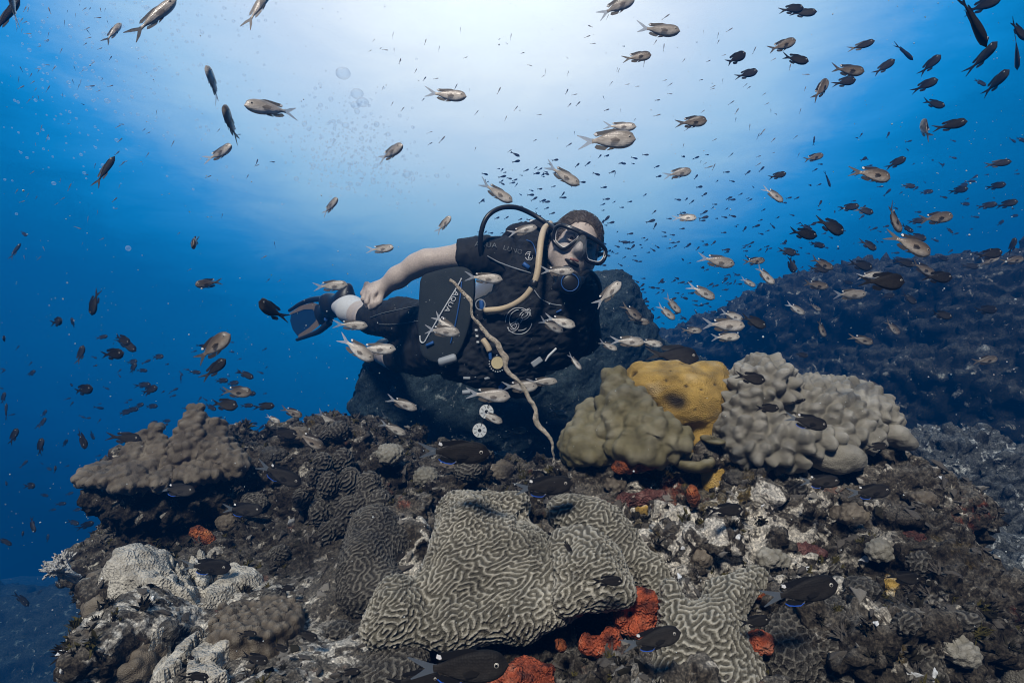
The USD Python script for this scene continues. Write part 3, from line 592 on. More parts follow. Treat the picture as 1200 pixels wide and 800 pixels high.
# plates of pale crust lying on the shelf
_zt = np.where(reef_n[:, 2] > 0.15)[0]; _xy = cKDTree(rv1[_zt, :2])
def top_z(x, y):
    d, j = _xy.query(np.stack([x, y], -1).reshape(-1, 2), k=6); z = rv1[_zt, 2][j]
    return np.percentile(z, 92, axis=1).reshape(np.shape(x))
def crust(name, cx, cy, w, l, ang, label, mat='crust_coral_pale', lump=0.0, spacing=.03, seed=0, cat='crust coral', thick=.012):
    """a thin living crust draped on the rock, with an uneven outline; cx, cy in plan, w and l half sizes"""
    nr, na = 70, 240; r = np.linspace(0, 1, nr)[:, None]; a = np.arange(na)[None] / na * 2 * np.pi
    out = 1 + .55 * fbm(np.stack([np.cos(a) * 1.6 + seed, np.sin(a) * 1.6, a * 0], -1), 4, seed)
    lx, ly = r * np.cos(a) * w * out, r * np.sin(a) * l * out
    c, s = math.cos(math.radians(ang)), math.sin(math.radians(ang))
    x, y = cx + c * lx - s * ly, cy + s * lx + c * ly
    z = top_z(x, y)
    for _ in range(7): z[1:-1] = (z[1:-1] + .5 * (z[:-2] + z[2:]) + .5 * (np.roll(z, 1, 1)[1:-1] + np.roll(z, -1, 1)[1:-1])) / 3; z[0] = z[1].mean()
    edge = np.clip((1 - r) * 9, 0, 1) ** .5
    v = np.stack([x, y, z - .014 + (.022 + thick) * edge + 0 * a], -1).reshape(-1, 3)
    ii = np.arange(nr * na).reshape(nr, na); jj = np.roll(ii, -1, 1)
    f = np.vstack([np.stack([ii[:-1], ii[1:], jj[1:]], -1).reshape(-1, 3), np.stack([ii[:-1], jj[1:], jj[:-1]], -1).reshape(-1, 3)])
    n = vnormals(v, f); n[:na] = (0, 0, 1); tone = .75 + 1.3 * fbm(v * 34, 4, seed)
    if lump:
        b, _, _ = bumps(v, n, spacing, seed, cand=(np.repeat(r.ravel(), na) > .12)); e = np.repeat(edge.ravel(), na)
        v = v + n * (lump * b * e)[:, None]; tone = .2 + .6 * b
    v = v + n * (.010 * fbm(v * 60, 4, seed + 2))[:, None]
    return emit(name, (v, f), mat, prim={'tone': np.clip(tone, 0, 1)}, label=label, cat=cat)
q = P(215, 690, 1.16); crust('crust_coral', q[0], q[1], .15, .10, 25, 'wide pale tan crust spreading over the left shelf', seed=3)
q = P(225, 770, .94); crust('crust_coral', q[0], q[1], .075, .075, 0, 'pale cream crust on the left shelf nearer the camera', seed=8)
q = P(295, 735, 1.01); crust('crust_coral', q[0], q[1], .085, .085, 0, 'knobbly grey-tan crust in the middle of the left shelf', lump=.0085, spacing=.0165, seed=12, mat='lobed_coral_brown', thick=.018)
q = P(235, 798, .86); crust('crust_coral', q[0], q[1], .04, .03, 0, 'pale crust fragment at the bottom edge of the left shelf', seed=14)

# the yellow sponge behind the olive corals
v, f = sculpt([E(800, 468, 1.34, 50, .12, 40), E(764, 452, 1.34, 30, .09, 24), E(836, 460, 1.34, 22, .07, 30), E(824, 515, 1.31, 30, .07, 40), E(830, 560, 1.24, 20, .06, 34), E(752, 436, 1.36, 15, .03, 9), E(782, 432, 1.36, 12, .03, 7), E(832, 436, 1.36, 16, .03, 10)], .0045, .03, 2)
n = vnormals(v, f); v = v + n * (.022 * fbm(v * 20, 4, 5))[:, None]; n = vnormals(v, f)
tone = .46 + .5 * fbm(v * 25, 3, 2)
sp_ = np.stack([600 + F * v[:, 0] / v[:, 1], 400 - F * v[:, 2] / v[:, 1]], 1)
rimw = np.clip((v[:, 2] + .055 + .02 * fbm(v * 40, 3, 6)) / .018, 0, 1) * np.clip(n[:, 2] * 1.6, 0, 1); tone = np.maximum(tone, rimw * .95)
for x, y, r in [(790, 470, .029), (742, 438, .010), (786, 434, .004), (805, 452, .005), (822, 456, .004), (800, 425, .004), (838, 450, .004), (780, 445, .004), (815, 480, .004)]:
    c = v[np.argmin(np.hypot(*(sp_ - (x, y)).T) + (v[:, 1] - v[:, 1].min()) * 60)]
    d = np.linalg.norm((v - c) * (1, 1, 1.25), axis=1); w = np.exp(-(d / r) ** 4); v = v - n * (w * min(.010, r * .8))[:, None]; tone = tone * (1 - w) + .02 * w
emit('yellow_sponge', (v, f), 'yellow_sponge', prim={'tone': np.clip(tone, 0, 1)}, label='mustard yellow sponge with dark pits between the olive corals and the big lumpy dome', cat='sponge')

# red and orange crusts: lumps pressed on the rock where the photograph shows them
def lumps(name, spots, mat, label, cat='sponge', seed=0, h=.0035):
    """spots: (px, py, half width, half height) on the reef's face; d: distance if given"""
    items = []
    for s in spots:
        x, y, a, b = s[:4]
        c, n = (P(x, y, s[4]), np.array([0, -1, 0.2])) if len(s) > 4 else hit(x, y)
        if items and abs(c[1] - items[0][1][1]) > .02: c = P(x, y, items[0][1][1])
        items.append(('e', c, (px(a, c[1]), .014, px(b, c[1]))))
    v, f = sculpt(items, h, .014, 2); n = vnormals(v, f); v = v + n * (.020 * fbm(v * 40, 4, seed) + .012 * fbm(v * 130, 3, seed + 1))[:, None]
    return emit(name, (v, f), mat, prim={'tone': np.clip(.45 + 2.0 * fbm(v * 60, 4, seed + 3), 0, 1)}, label=label, cat=cat)
lumps('sponge', [(752, 712, 12, 14, .90), (758, 728, 9, 26, .895), (748, 698, 9, 10, .905), (727, 718, 7, 22, .895), (735, 700, 10, 10, .90), (742, 738, 9, 12, .89), (764, 708, 6, 16, .90)], 'red_sponge', 'bright red sponge hanging under the right end of the big folded brain coral', seed=3)
lumps('sponge', [(692, 752, 15, 11, .855), (715, 745, 13, 12, .86), (705, 757, 15, 9, .855)], 'red_sponge', 'rounded red-pink sponge in the hollow under the big folded brain coral', seed=5)
lumps('sponge', [(612, 795, 28, 18, .80), (592, 800, 22, 12, .79), (642, 793, 12, 18, .80), (618, 780, 14, 8, .815)], 'red_sponge', 'red sponge crust at the bottom edge of the picture below the big brain coral', seed=7)
lumps('sponge', [(658, 757, 8, 6, .84)], 'orange_sponge', 'small orange patch in the dark hollow left of the rounded red sponge', seed=9)
lumps('sponge', [(677, 717, 7, 5, .88)], 'red_sponge', 'tiny red sponge just under the rim of the big folded brain coral', seed=10)
lumps('sponge', [(892, 750, 15, 11, .835), (882, 757, 10, 8, .83)], 'red_sponge', 'orange-red sponge in the crevice between the ridged and the honeycomb coral', seed=11)
lumps('sponge', [(884, 695, 12, 5, .93)], 'orange_sponge', 'thin orange crust above the crevice in the lower right', seed=12)
lumps('sponge', [(812, 582, 8, 11)], 'orange_sponge', 'small bright orange sponge below the yellow one', seed=13)
lumps('sponge', [(748, 543, 24, 9, 1.17), (730, 548, 12, 6, 1.17)], 'orange_sponge', 'orange sponge strip under the pointed olive coral', seed=15)
lumps('sponge', [(682, 563, 10, 11, 1.27), (690, 552, 7, 6, 1.28)], 'pink_crust', 'pink and white crust lump at the foot of the left olive coral', cat='crust', seed=17)
lumps('sponge', [(750, 585, 26, 9), (720, 592, 18, 10), (770, 580, 14, 6)], 'pink_crust', 'rusty pink crust on the rock below the olive corals', cat='crust', seed=19)
lumps('sponge', [(208, 568, 26, 5, 1.47), (185, 572, 12, 5, 1.47)], 'orange_sponge', 'dull orange sponge under the edge of the left coral ledge', seed=21)
lumps('sponge', [(236, 628, 12, 9), (230, 622, 8, 7)], 'orange_sponge', 'orange sponge in the dark recess under the left ledge', seed=23)
lumps('sponge', [(1041, 690, 7, 10), (1044, 680, 4, 5)], 'yellow_sponge', 'small yellow tufted sponge above the honeycomb coral', seed=25)
lumps('sponge', [(757, 598, 11, 6)], 'yellow_sponge', 'small yellow sponge on the rock in front of the rusty crust', seed=27)
lumps('sponge', [(940, 640, 14, 8), (960, 645, 10, 6)], 'pink_crust', 'dull pink crust on the right rock face below the big dome', cat='crust', seed=29)
lumps('sponge', [(1070, 628, 16, 8)], 'pink_crust', 'reddish crust at the right end of the rock face', cat='crust', seed=31)
# little cup-shaped plates
for i, (x, y, d, a, b, lab) in enumerate([(812, 540, 1.19, 24, 12, 'olive cup-shaped plate coral with a pale rim under the yellow sponge'), (775, 532, 1.22, 16, 5, 'thin dark plate coral under the pointed olive coral'), (835, 515, 1.2, 12, 5, 'small dark plate beside the foot of the yellow sponge')]):
    v, f = sculpt([E(x, y, d, a, .045, b)], .003, .01, 1, carve=[(P(x, y - b * .9, d - .01), (px(a * .82, d), .038, px(b * .9, d)))])
    n = vnormals(v, f); v = v + n * (.012 * fbm(v * 30, 3, i))[:, None]; z = v[:, 2]; tone = np.clip((z - z.min()) / np.ptp(z) + .6 * fbm(v * 50, 3, i), 0, 1) ** 2
    emit('plate_coral', (v, f), 'lobed_coral_olive', prim={'tone': tone}, label=lab, cat='plate coral')

# the pale whip coral that leans up in front of the diver
wp = np.array([P(x, y, d) for x, y, d in [(657, 562, 1.36), (653, 545, 1.355), (645, 520, 1.35), (637, 500, 1.345), (622, 473, 1.34), (607, 446, 1.335), (598, 428, 1.33), (585, 407, 1.33), (572, 388, 1.325), (563, 372, 1.325), (553, 352, 1.32), (545, 342, 1.32), (536, 333, 1.32), (530, 328, 1.32)]])
v, f = tube(wp, np.linspace(.0060, .0042, len(wp)), 14, dense=26)
v = v + np.stack([.050 * fbm(v * 15, 2, 41), .020 * fbm(v * 22, 2, 42), 0 * v[:, 0]], 1) + np.stack([.006 * fbm(v * 60, 2, 43), 0 * v[:, 0], 0 * v[:, 0]], 1)
n = vnormals(v, f); v = v + n * (.0026 * fbm(v * 130, 3, 2) + .0012 * fbm(v * 420, 2, 8))[:, None]
emit('whip_coral', (v, f), 'whip_coral', prim={'tone': np.clip(.5 + fbm(v * 160, 3, 4), 0, 1)}, label='long pale whip coral, thin as rope, leaning up in front of the diver', cat='whip coral')

# white branching coral on the left edge
rng = np.random.default_rng(77); parts = []
root = P(90, 680, 1.17); q0 = P(62, 655, 1.2)
def branch(p, d, L, r, depth):
    d = d / np.linalg.norm(d); q = p + d * L
    mid = (p + q) / 2 + rng.normal(0, L * .05, 3)
    parts.append(tube([p, mid, q], [r, r * .9, r * .72], 7)); parts.append(tm(trimesh.creation.icosphere(1, r * .74).apply_translation(q)))
    if depth == 0: return
    for k in range(3 if depth > 1 else 2):
        branch(q, d + rng.normal(0, .52, 3) * (1, .6, 1), L * rng.uniform(.62, .86), r * .78, depth - 1)
for k in range(7):
    a = np.array([-.80, -.1, .60]) + rng.normal(0, .26, 3)
    branch(root + rng.normal(0, .006, 3), a, .026, .0042, 3)
v, f = cat_mesh(parts); n = vnormals(v, f); v = v + n * (.0012 * fbm(v * 300, 2, 3))[:, None]
emit('branching_coral', (v, f), 'white_coral', prim={'tone': np.clip(.5 + fbm(v * 200, 2, 5), 0, 1)}, label='white branching coral sticking out over the left drop-off', cat='branching coral')

# white shell and coral chips one can pick out
chips = [(862, 633, 9, 'white star-shaped chip on the grey rock right of centre', 'w'), (797, 676, 7, 'left one of two white chips above the ridged brain coral', 'w'), (813, 677, 7, 'right one of two white chips above the ridged brain coral', 'w'), (942, 670, 8, 'white chip above the dark fish in the lower right', 'w'), (1018, 653, 6, 'pale bluish chip on the right rock slope', 'w'), (893, 592, 4, 'thin white shell standing under the lumpy dome', 'w'), (800, 640, 5, 'small white chip on the grey rock beside the folded coral', 'w'), (772, 650, 7, 'pale chip right of the folded coral', 'p'), (783, 655, 5, 'little pale chip beside the larger one near the folded coral', 'p'), (455, 668, 6, 'white chip in the rubble left of the folded coral', 'w'), (478, 655, 8, 'pale coral fragment behind the left shoulder of the folded coral', 'p'), (340, 616, 7, 'white shell fragment below the wrinkled knobs', 'w'), (237, 565, 5, 'white square fragment on the ledge wall', 'w'), (183, 655, 7, 'pale bluish fragment at the back of the left shelf', 'w'), (178, 703, 4, 'tiny white fragment on the left shelf', 'w'), (124, 678, 6, 'bluish white shell on the left cliff edge', 'w'), (1062, 795, 12, 'large white fragment at the bottom right edge', 'w'), (1095, 798, 12, 'bluish white fragment beside the large one at the bottom right edge', 'w'), (1025, 727, 5, 'white fragment at the right rim of the honeycomb coral', 'w'), (1010, 565, 8, 'white streak of dead coral under the right end of the dome', 'p'), (945, 555, 7, 'pale dead coral piece under the dome', 'p'), (1100, 560, 6, 'white shell on the blue slope', 'w'), (72, 765, 5, 'white fragment on the cliff face at the far left', 'w'), (75, 785, 6, 'lower white fragment on the cliff face at the far left', 'w'), (250, 698, 4, 'pale fragment on the wide tan crust', 'w'), (365, 760, 6, 'pale rubble piece on the dark part of the shelf', 'p'), (400, 700, 5, 'light rubble piece near the dark brain coral column', 'p'), (420, 745, 8, 'pale rubble piece left of the folded coral', 'p'), (330, 790, 7, 'pale rubble piece at the bottom of the shelf', 'p'), (528, 523, 4, 'tiny white bit on the dark rock behind the folded coral', 'w')]
rng = np.random.default_rng(9)
for x, y, s, lab, c in chips:
    p_, n_ = hit(x, y, 4)
    m = trimesh.convex.convex_hull(rng.normal(0, 1, (13, 3)) * (1, .8, .45) * .75); m = m.subdivide().subdivide(); v = m.vertices * (1 + .5 * fbm(m.vertices * 2.3 + rng.uniform(0, 50, 3), 3, 1))[:, None]
    v = v @ rotmat(*rng.uniform(0, 360, 3)).T * px(s, p_[1]) * .62
    emit('coral_chip', (v + p_ + n_ * px(s, p_[1]) * .25, m.faces), 'chip_white' if c == 'w' else 'chip_pale', smooth=35, label=lab, cat='coral chip')

# uncountable small growth and grit over the whole reef
def scatter(name, protos, pts, nrm, size, seed, spin=True, **t):
    pi = UsdGeom.PointInstancer.Define(stage, '/World/' + name); rng = np.random.default_rng(seed); paths = []
    for i, (msh, mt) in enumerate(protos):
        pm = usdkit.mesh(stage, f'/World/{name}/piece_{i:03d}', msh, M[mt], smooth=True); paths.append(pm.GetPath())
    pi.CreatePrototypesRel().SetTargets(paths)
    n = len(pts); pi.CreateProtoIndicesAttr(Vt.IntArray.FromNumpy(rng.integers(0, len(protos), n).astype(np.int32)))
    pi.CreatePositionsAttr(Vt.Vec3fArray.FromNumpy(pts.astype(np.float32))); pi.CreateScalesAttr(Vt.Vec3fArray.FromNumpy(np.repeat(size[:, None], 3, 1).astype(np.float32)))
    z = nrm / np.linalg.norm(nrm, axis=1, keepdims=True); w = np.stack([-z[:, 1], z[:, 0], 0 * z[:, 0], 1 + z[:, 2]], 1); w /= np.linalg.norm(w, axis=1, keepdims=True) + 1e-9
    a = rng.uniform(0, np.pi, n); sa, ca = np.sin(a), np.cos(a)     # q = w * spin about z
    x_, y_, z_, s_ = w.T
    qx, qy, qz, qs = x_ * ca + y_ * sa, y_ * ca - x_ * sa, z_ * ca + s_ * sa, s_ * ca - z_ * sa
    pi.CreateOrientationsAttr(Vt.QuathArray([Gf.Quath(float(d), float(a_), float(b), float(c)) for a_, b, c, d in zip(qx, qy, qz, qs)]))
    tag(pi, kind='stuff', **t)
def nub(seed, sub=2, sq=(1, 1, .7), amp=.8, fr=1.6):
    m = trimesh.convex.convex_hull(np.random.default_rng(seed).normal(0, .75, (14, 3))).subdivide().subdivide(); v = m.vertices * sq; v = v * (1 + amp * fbm(v * fr + seed * 7.3, 3, seed))[:, None]
    return v, np.array(m.faces)
def tuft(seed, n=26):
    rng = np.random.default_rng(seed); ps = []
    for k in range(n):
        d = rng.normal(0, .55, 3) + (0, 0, 1.0); d /= np.linalg.norm(d); L = rng.uniform(.6, 1.5); s = np.cross(d, rng.normal(0, 1, 3)); s /= np.linalg.norm(s); w = rng.uniform(.06, .15)
        b = rng.normal(0, .25, 3) * (1, 1, 0); e = rng.normal(0, .18, 3)
        ps.append((np.array([b - s * w, b + s * w, b + d * L * .6 + s * w * 1.2 + e * .4, b + d * L * .6 - s * w * 1.2 + e * .4, b + d * L + e]), np.array([(0, 1, 2), (0, 2, 3), (3, 2, 4)])))
    return cat_mesh(ps)
rng = np.random.default_rng(21)
area = np.linalg.norm(np.cross(rv1[rf[:, 1]] - rv1[rf[:, 0]], rv1[rf[:, 2]] - rv1[rf[:, 0]]), axis=1) * (np.abs(rv1[rf].mean(1)[:, 0]) < 1.3) * (rv1[rf].mean(1)[:, 2] > -.95)
def sample(n, w):
    j = rng.choice(len(rf), n, p=w / w.sum()); b = rng.dirichlet((1, 1, 1), n)
    return (rv1[rf[j]] * b[:, :, None]).sum(1), reef_n[rf[j]].mean(1)
fz = reef_n[rf].mean(1)[:, 2]; dist = np.linalg.norm(rv1[rf].mean(1), axis=1)
p_, n_ = sample(5200, area * np.clip(fz, .05, 1) / dist)
scatter('reef_rubble', [(nub(1), 'rubble'), (nub(2), 'chip_pale'), (nub(3, sq=(1.2, .8, .6)), 'rubble'), (nub(4), 'rubble'), (nub(5, sq=(1.2, .7, .5)), 'chip_pale'), (nub(6), 'algae_dark'), (nub(7, sq=(1.3, .9, .5)), 'rubble')], p_ + n_ * .001, n_, rng.lognormal(math.log(.0042), .55, len(p_)).clip(.0015, .0085), 3, label='loose grit and small rubble lying over the reef', cat='rubble')
p_, n_ = sample(3600, area * np.clip(fz + .35, .0, 1) * np.clip(meshkit.noise(rv1[rf].mean(1) * 7, 33) * 3 - 1.1, 0, 1))
scatter('algae_turf', [(tuft(1), 'algae_dark'), (tuft(2), 'algae_olive'), (tuft(3), 'algae_dark'), (tuft(4), 'rubble')], p_, n_, rng.lognormal(math.log(.0075), .4, len(p_)).clip(.003, .018), 5, label='short dark algae turf growing over the reef rock', cat='algae')
# ---------------------------------------------------------------- the diver
simple('skin', (.47, .40, .36), .5, .4, var=.14, bump=.3, bscale=170)
simple('hair', (.075, .058, .045), .45, .5, var=.6, bump=.8, bscale=300)
mat('neoprene', {'g': ('texture_coordinate', {}), 'n': ('noise_texture', {'scale': 260.0, 'detail': 3.0}), 'v': ('voronoi_texture', {'scale': 95.0}), 'w': ('rgb_ramp', {'ramp': [(0.0, (.09, .10, .11)), (0.075, (.012, .014, .017)), (1.0, (.012, .014, .017))]}),
                 'b': ('bump', {'strength': .3, 'distance': .002}), 'p': ('principled_bsdf', {'roughness': .75, 'specular_ior_level': .25})},
    [('g.object', 'n.vector'), ('g.object', 'v.vector'), ('v.distance', 'w.fac'), ('w.color', 'p.base_color'), ('n.fac', 'b.height'), ('b.normal', 'p.normal')])
simple('vest_cloth', (.013, .016, .021), .8, .25, var=.4, bump=.5, bscale=300)
simple('vest_panel', (.020, .028, .034), .8, .25, var=.25, bump=.5, bscale=300)
simple('rubber_black', (.012, .013, .015), .4, .5)
simple('mask_black', (.010, .011, .013), .28, .6)
mat('mask_skirt', {'t': ('transparent_bsdf', {'color': (.90, .93, .96)}), 'p': ('principled_bsdf', {'base_color': (.50, .54, .58), 'roughness': .2}), 'm': ('mix_closure', {'fac': .13})}, [('t.BSDF', 'm.closure1'), ('p.BSDF', 'm.closure2')], surface='m.closure')
mat('lens_glass', {'f': ('fresnel', {'IOR': 1.35}), 't': ('transparent_bsdf', {'color': (.98, .99, 1.0)}), 'g': ('glossy_bsdf', {'roughness': .02}), 'm': ('mix_closure', {})}, [('f.fac', 'm.fac'), ('t.BSDF', 'm.closure1'), ('g.BSDF', 'm.closure2')], surface='m.closure')
simple('hose_tan', (.52, .42, .29), .5, .4, var=.1, bump=.15)
simple('print_white', (.55, .58, .62), .6, .3)
simple('print_grey', (.13, .15, .17), .7, .3)
simple('trim_blue', (.02, .09, .30), .5, .4)
simple('plastic_white', (.62, .65, .68), .4, .5)
simple('plastic_grey', (.26, .29, .33), .5, .4)
simple('tank_metal', (.45, .46, .47), .35, .5, metal=.6)
simple('gauge_face', (.50, .42, .25), .5, .4, var=.1)
simple('fin_grey', (.17, .13, .105), .5, .4, var=.15)
mat('fin_blade', {'t': ('transparent_bsdf', {'color': (.30, .48, .62)}), 'p': ('principled_bsdf', {'base_color': (.02, .05, .09), 'roughness': .3}), 'm': ('mix_closure', {'fac': .5})}, [('t.BSDF', 'm.closure1'), ('p.BSDF', 'm.closure2')], surface='m.closure')
simple('sock_white', (.55, .56, .58), .8, .2, var=.15, bump=.3)
simple('eye_white', (.62, .60, .57), .2, .5)
simple('iris', (.05, .035, .025), .15, .6)
simple('lips', (.33, .15, .13), .45, .4)

diver = thing('diver', 'scuba diver in a black short wetsuit and mask swimming toward the camera above the reef', 'person', P(600, 380, 2.05))
D0 = P(600, 380, 2.05)
def part(name, mesh, mt, parent=None, smooth=True, **t):
    """a part of the diver, given in world coordinates"""
    v, f = mesh if isinstance(mesh, (tuple, list)) else tm(mesh)
    return emit(name, (np.asarray(v) - D0, f), mt, parent or diver, smooth, **t)

ROLL = rotmat(0, 20, 0)              # head and shoulders lean to the right
HR = rotmat(0, 20, 0) @ rotmat(-4, 0, 3)
# ---- the body: one continuous skin
B = Field(P(388, 470, 2.25) - (.05, .62, .10), P(712, 240, 1.95) + (.05, .92, .06), .0052)
def bone(F_, pts, grow=0.0, k=.03): F_.chain([P(*q[:3]) for q in pts], [q[3] + grow for q in pts], k)
HEADC = P(675, 289, 1.855)
def loc(x, y, z):                    # head-local metres: x to the viewer's right, y toward the viewer, z up
    return HEADC + HR @ np.array([x, -y, z])
B.ell(loc(0, -.025, .030), (.076, .096, .088), .03, HR)
B.ell(loc(0, .020, -.035), (.060, .070, .075), .03, HR)
B.ell(loc(0, .045, -.088), (.032, .034, .030), .035, HR)
for s in (-1, 1):
    B.ell(loc(.040 * s, .040, -.045), (.026, .030, .028), .03, HR)
    B.cone(loc(.056 * s, -.012, -.055), loc(.014 * s, .052, -.098), .020, .016, .03)
    B.ell(loc(.074 * s, -.018, -.018), (.010, .018, .030), .012, HR)
    B.cone(loc(.012 * s, .083, .016), loc(.044 * s, .068, .016), .010, .009, .02)
    B.ell(loc(.032 * s, .086, -.006), (.018, .016, .013), .01, HR, carve=True)
B.cone(loc(0, .084, .008), loc(0, .106, -.034), .009, .014, .015); B.ell(loc(0, .092, -.040), (.018, .012, .010), .012, HR)
B.ell(loc(0, .068, -.066), (.028, .022, .014), .02, HR)
bone(B, [(668, 318, 1.90, .052), (655, 342, 1.98, .060)], k=.04)
TORSO = [(P(632, 358, 2.02), (.158, .11, .145)), (P(582, 386, 2.10), (.13, .105, .12)), (P(528, 394, 2.20), (.13, .105, .105))]
for c, r in TORSO: B.ell(c, r, .08, ROLL)
bone(B, [(655, 335, 2.0, .08), (592, 306, 2.01, .062)], k=.06)
ARM = [(590, 302, 2.00, .058), (545, 300, 2.00, .047), (500, 306, 2.03, .041), (488, 311, 2.04, .040), (466, 325, 2.06, .038), (449, 337, 2.08, .029)]
bone(B, ARM, k=.02)
ARM2 = [(680, 345, 2.02, .060), (682, 395, 2.08, .050), (640, 425, 2.18, .042), (600, 420, 2.26, .032), (588, 416, 2.28, .03)]
bone(B, ARM2, k=.03)
# the hand resting on the thigh: palm, four bent fingers, thumb
pal = [(447, 339, 2.08, .028), (441, 343, 2.075, .030), (436, 346, 2.075, .026)]
bone(B, pal, k=.02); B.ell(P(438, 341, 2.075), (.036, .020, .030), .015, rotmat(0, -35, 0))
for i, (kx, ky, mx, my, tx, ty, r) in enumerate([(430, 333, 425, 344, 429, 355, .0092), (431, 337, 426, 350, 431, 360, .0098), (433, 341, 430, 354, 435, 362, .0096), (437, 345, 436, 356, 440, 361, .0088)]):
    z = 2.085 - .016 * i
    B.chain([P(437 + i, 340 + i, z), P(kx, ky, z - .004), P(mx, my, z - .014), P(tx, ty, z)], [r * 1.1, r * 1.08, r, r * .85], .006)
B.chain([P(446, 346, 2.06), P(444, 354, 2.03), P(438, 359, 2.03), P(434, 361, 2.035)], [.014, .012, .0105, .009], .008)
LEG = [(512, 382, 2.22, .088), (470, 374, 2.36, .078), (432, 372, 2.50, .060), (424, 369, 2.58, .058), (411, 363, 2.66, .060), (398, 357, 2.80, .042)]
LEG2 = [(525, 408, 2.18, .088), (492, 414, 2.30, .078), (465, 416, 2.42, .062), (458, 414, 2.48, .058), (452, 412, 2.58, .055), (446, 410, 2.80, .040)]
bone(B, LEG, k=.03); bone(B, LEG2, k=.03)
bv, bf = B.net(2)
part('body', (bv, bf), 'skin')
# ---- hair, short
Hf = Field(HEADC - .16, HEADC + .17, .0045)
Hf.ell(loc(0, -.030, .034), (.0835, .103, .093), .02, HR); Hf.ell(loc(0, -.060, -.020), (.078, .070, .075), .03, HR)
Hf.ell(loc(0, .075, -.020), (.067, .085, .088), .012, HR, carve=True)
for s in (-1, 1): Hf.ell(loc(.085 * s, -.012, -.030), (.03, .035, .045), .01, HR, carve=True)
hv, hf = Hf.net(2); n = vnormals(hv, hf); hv = hv + n * (.006 * fbm(hv * 35, 2, 4))[:, None]
hair = part('hair', (hv, hf), 'hair')
_hn = vnormals(hv, hf); _rh = np.random.default_rng(12); _j = _rh.choice(len(hv), 4200); _back = HR @ np.array([0, .9, .25])
_d = _back + _rh.normal(0, .35, (len(_j), 3)); _n = _hn[_j]; _d -= _n * (_d * _n).sum(1)[:, None]; _d /= np.linalg.norm(_d, axis=1, keepdims=True) + 1e-9
_L = _rh.uniform(.010, .020, len(_j))[:, None]; _p = hv[_j]
_st = np.stack([_p - _n * .001, _p + _d * _L * .5 + _n * .0030, _p + _d * _L + _n * .0012], 1).reshape(-1, 3) - D0
_bc = UsdGeom.BasisCurves.Define(stage, '/World/diver/hair/strands'); _bc.CreateTypeAttr('linear'); _bc.CreateCurveVertexCountsAttr(Vt.IntArray([3] * len(_j))); _bc.CreatePointsAttr(Vt.Vec3fArray.FromNumpy(_st.astype(np.float32))); _bc.CreateWidthsAttr(Vt.FloatArray([.0014, .0014, .0006] * len(_j))); _bc.SetWidthsInterpolation('vertex')
UsdShade.MaterialBindingAPI.Apply(_bc.GetPrim()).Bind(M['hair']); tag(_bc, kind='stuff')
# ---- eyes, brows and lips behind and below the mask
for s in (-1, 1):
    c = loc(.0315 * s, .073, -.004)
    m = trimesh.creation.icosphere(3, .0125); e = part('eye', (m.vertices * (1, .95, .56) @ HR.T + c, m.faces), 'eye_white')
    m = trimesh.creation.icosphere(2, .0060); part('iris', (m.vertices * (1, .45, .95) @ HR.T + loc(.0315 * s + .001, .0848, -.004), m.faces), 'iris', e)
    part('eyelid', tube([loc(.0315 * s - .016, .078, -.002), loc(.0315 * s, .0875, .0055), loc(.0315 * s + .016, .078, -.001)], [.002, .0036, .002], 8, dense=6), 'skin')
    part('eyelid', tube([loc(.0315 * s - .016, .078, -.004), loc(.0315 * s, .0865, -.0115), loc(.0315 * s + .016, .078, -.004)], [.0018, .0030, .0018], 8, dense=6), 'skin')
    part('eyebrow', tube([loc(.0315 * s - .021, .083, .018), loc(.0315 * s, .0905, .0225), loc(.0315 * s + .021, .082, .0175)], [.0028, .0042, .0022], 8, dense=6), 'hair')
part('lips', tube([loc(-.026, .074, -.070), loc(-.010, .089, -.066), loc(.010, .089, -.066), loc(.026, .074, -.070)], [.003, .0055, .0055, .003], 8, dense=6), 'lips')

# ---- wetsuit: short sleeves and short legs, over the body
Wt = Field(P(415, 470, 2.25) - (.05, .45, .10), P(712, 268, 1.95) + (.03, .75, .04), .0075)
for c, r in TORSO: Wt.ell(c, np.array(r) + .008, .08, ROLL)
bone(Wt, [(655, 335, 2.0, .088), (592, 306, 2.01, .07)], k=.06); bone(Wt, [(668, 322, 1.92, .058), (655, 342, 1.98, .068)], k=.04)
bone(Wt, [(590, 301, 2.00, .070), (566, 300, 2.0, .067), (538, 301, 2.00, .063)], k=.02)
bone(Wt, [(680, 345, 2.02, .068), (682, 395, 2.08, .060), (662, 412, 2.13, .052)], k=.03)
bone(Wt, [(512, 382, 2.22, .096), (470, 374, 2.36, .086), (436, 373, 2.48, .069)], k=.03)
bone(Wt, [(525, 408, 2.18, .096), (492, 414, 2.30, .086), (469, 416, 2.40, .071)], k=.03)
def cuff(a, b, r):
    """opens the suit square to the limb at a, toward b"""
    a, b = P(*a), P(*b); u = (b - a) / np.linalg.norm(b - a)
    s = Wt.box(a + u * .07, .14)
    x, y, z = Wt.X[s[0]] - a[0], Wt.Y[:, s[1]] - a[1], Wt.Z[:, :, s[2]] - a[2]
    al = x * u[0] + y * u[1] + z * u[2]; rad = np.sqrt(np.maximum(x * x + y * y + z * z - al * al, 0))
    g = np.maximum(np.maximum(-al, al - .14), rad - r)
    Wt.f[s] = np.maximum(Wt.f[s], -g)
cuff((541, 301, 2.0), (500, 306, 2.03), .09); cuff((428, 371, 2.53), (411, 363, 2.66), .10); cuff((465, 416, 2.42), (452, 412, 2.58), .10)
wv, wf = Wt.net(2); n = vnormals(wv, wf); wv = wv + n * (.008 * fbm(wv * np.array([22, 22, 30]), 3, 4) + .005 * (1 - np.abs(fbm(wv * np.array([42, 30, 14]), 2, 6)) * 6).clip(0))[:, None]
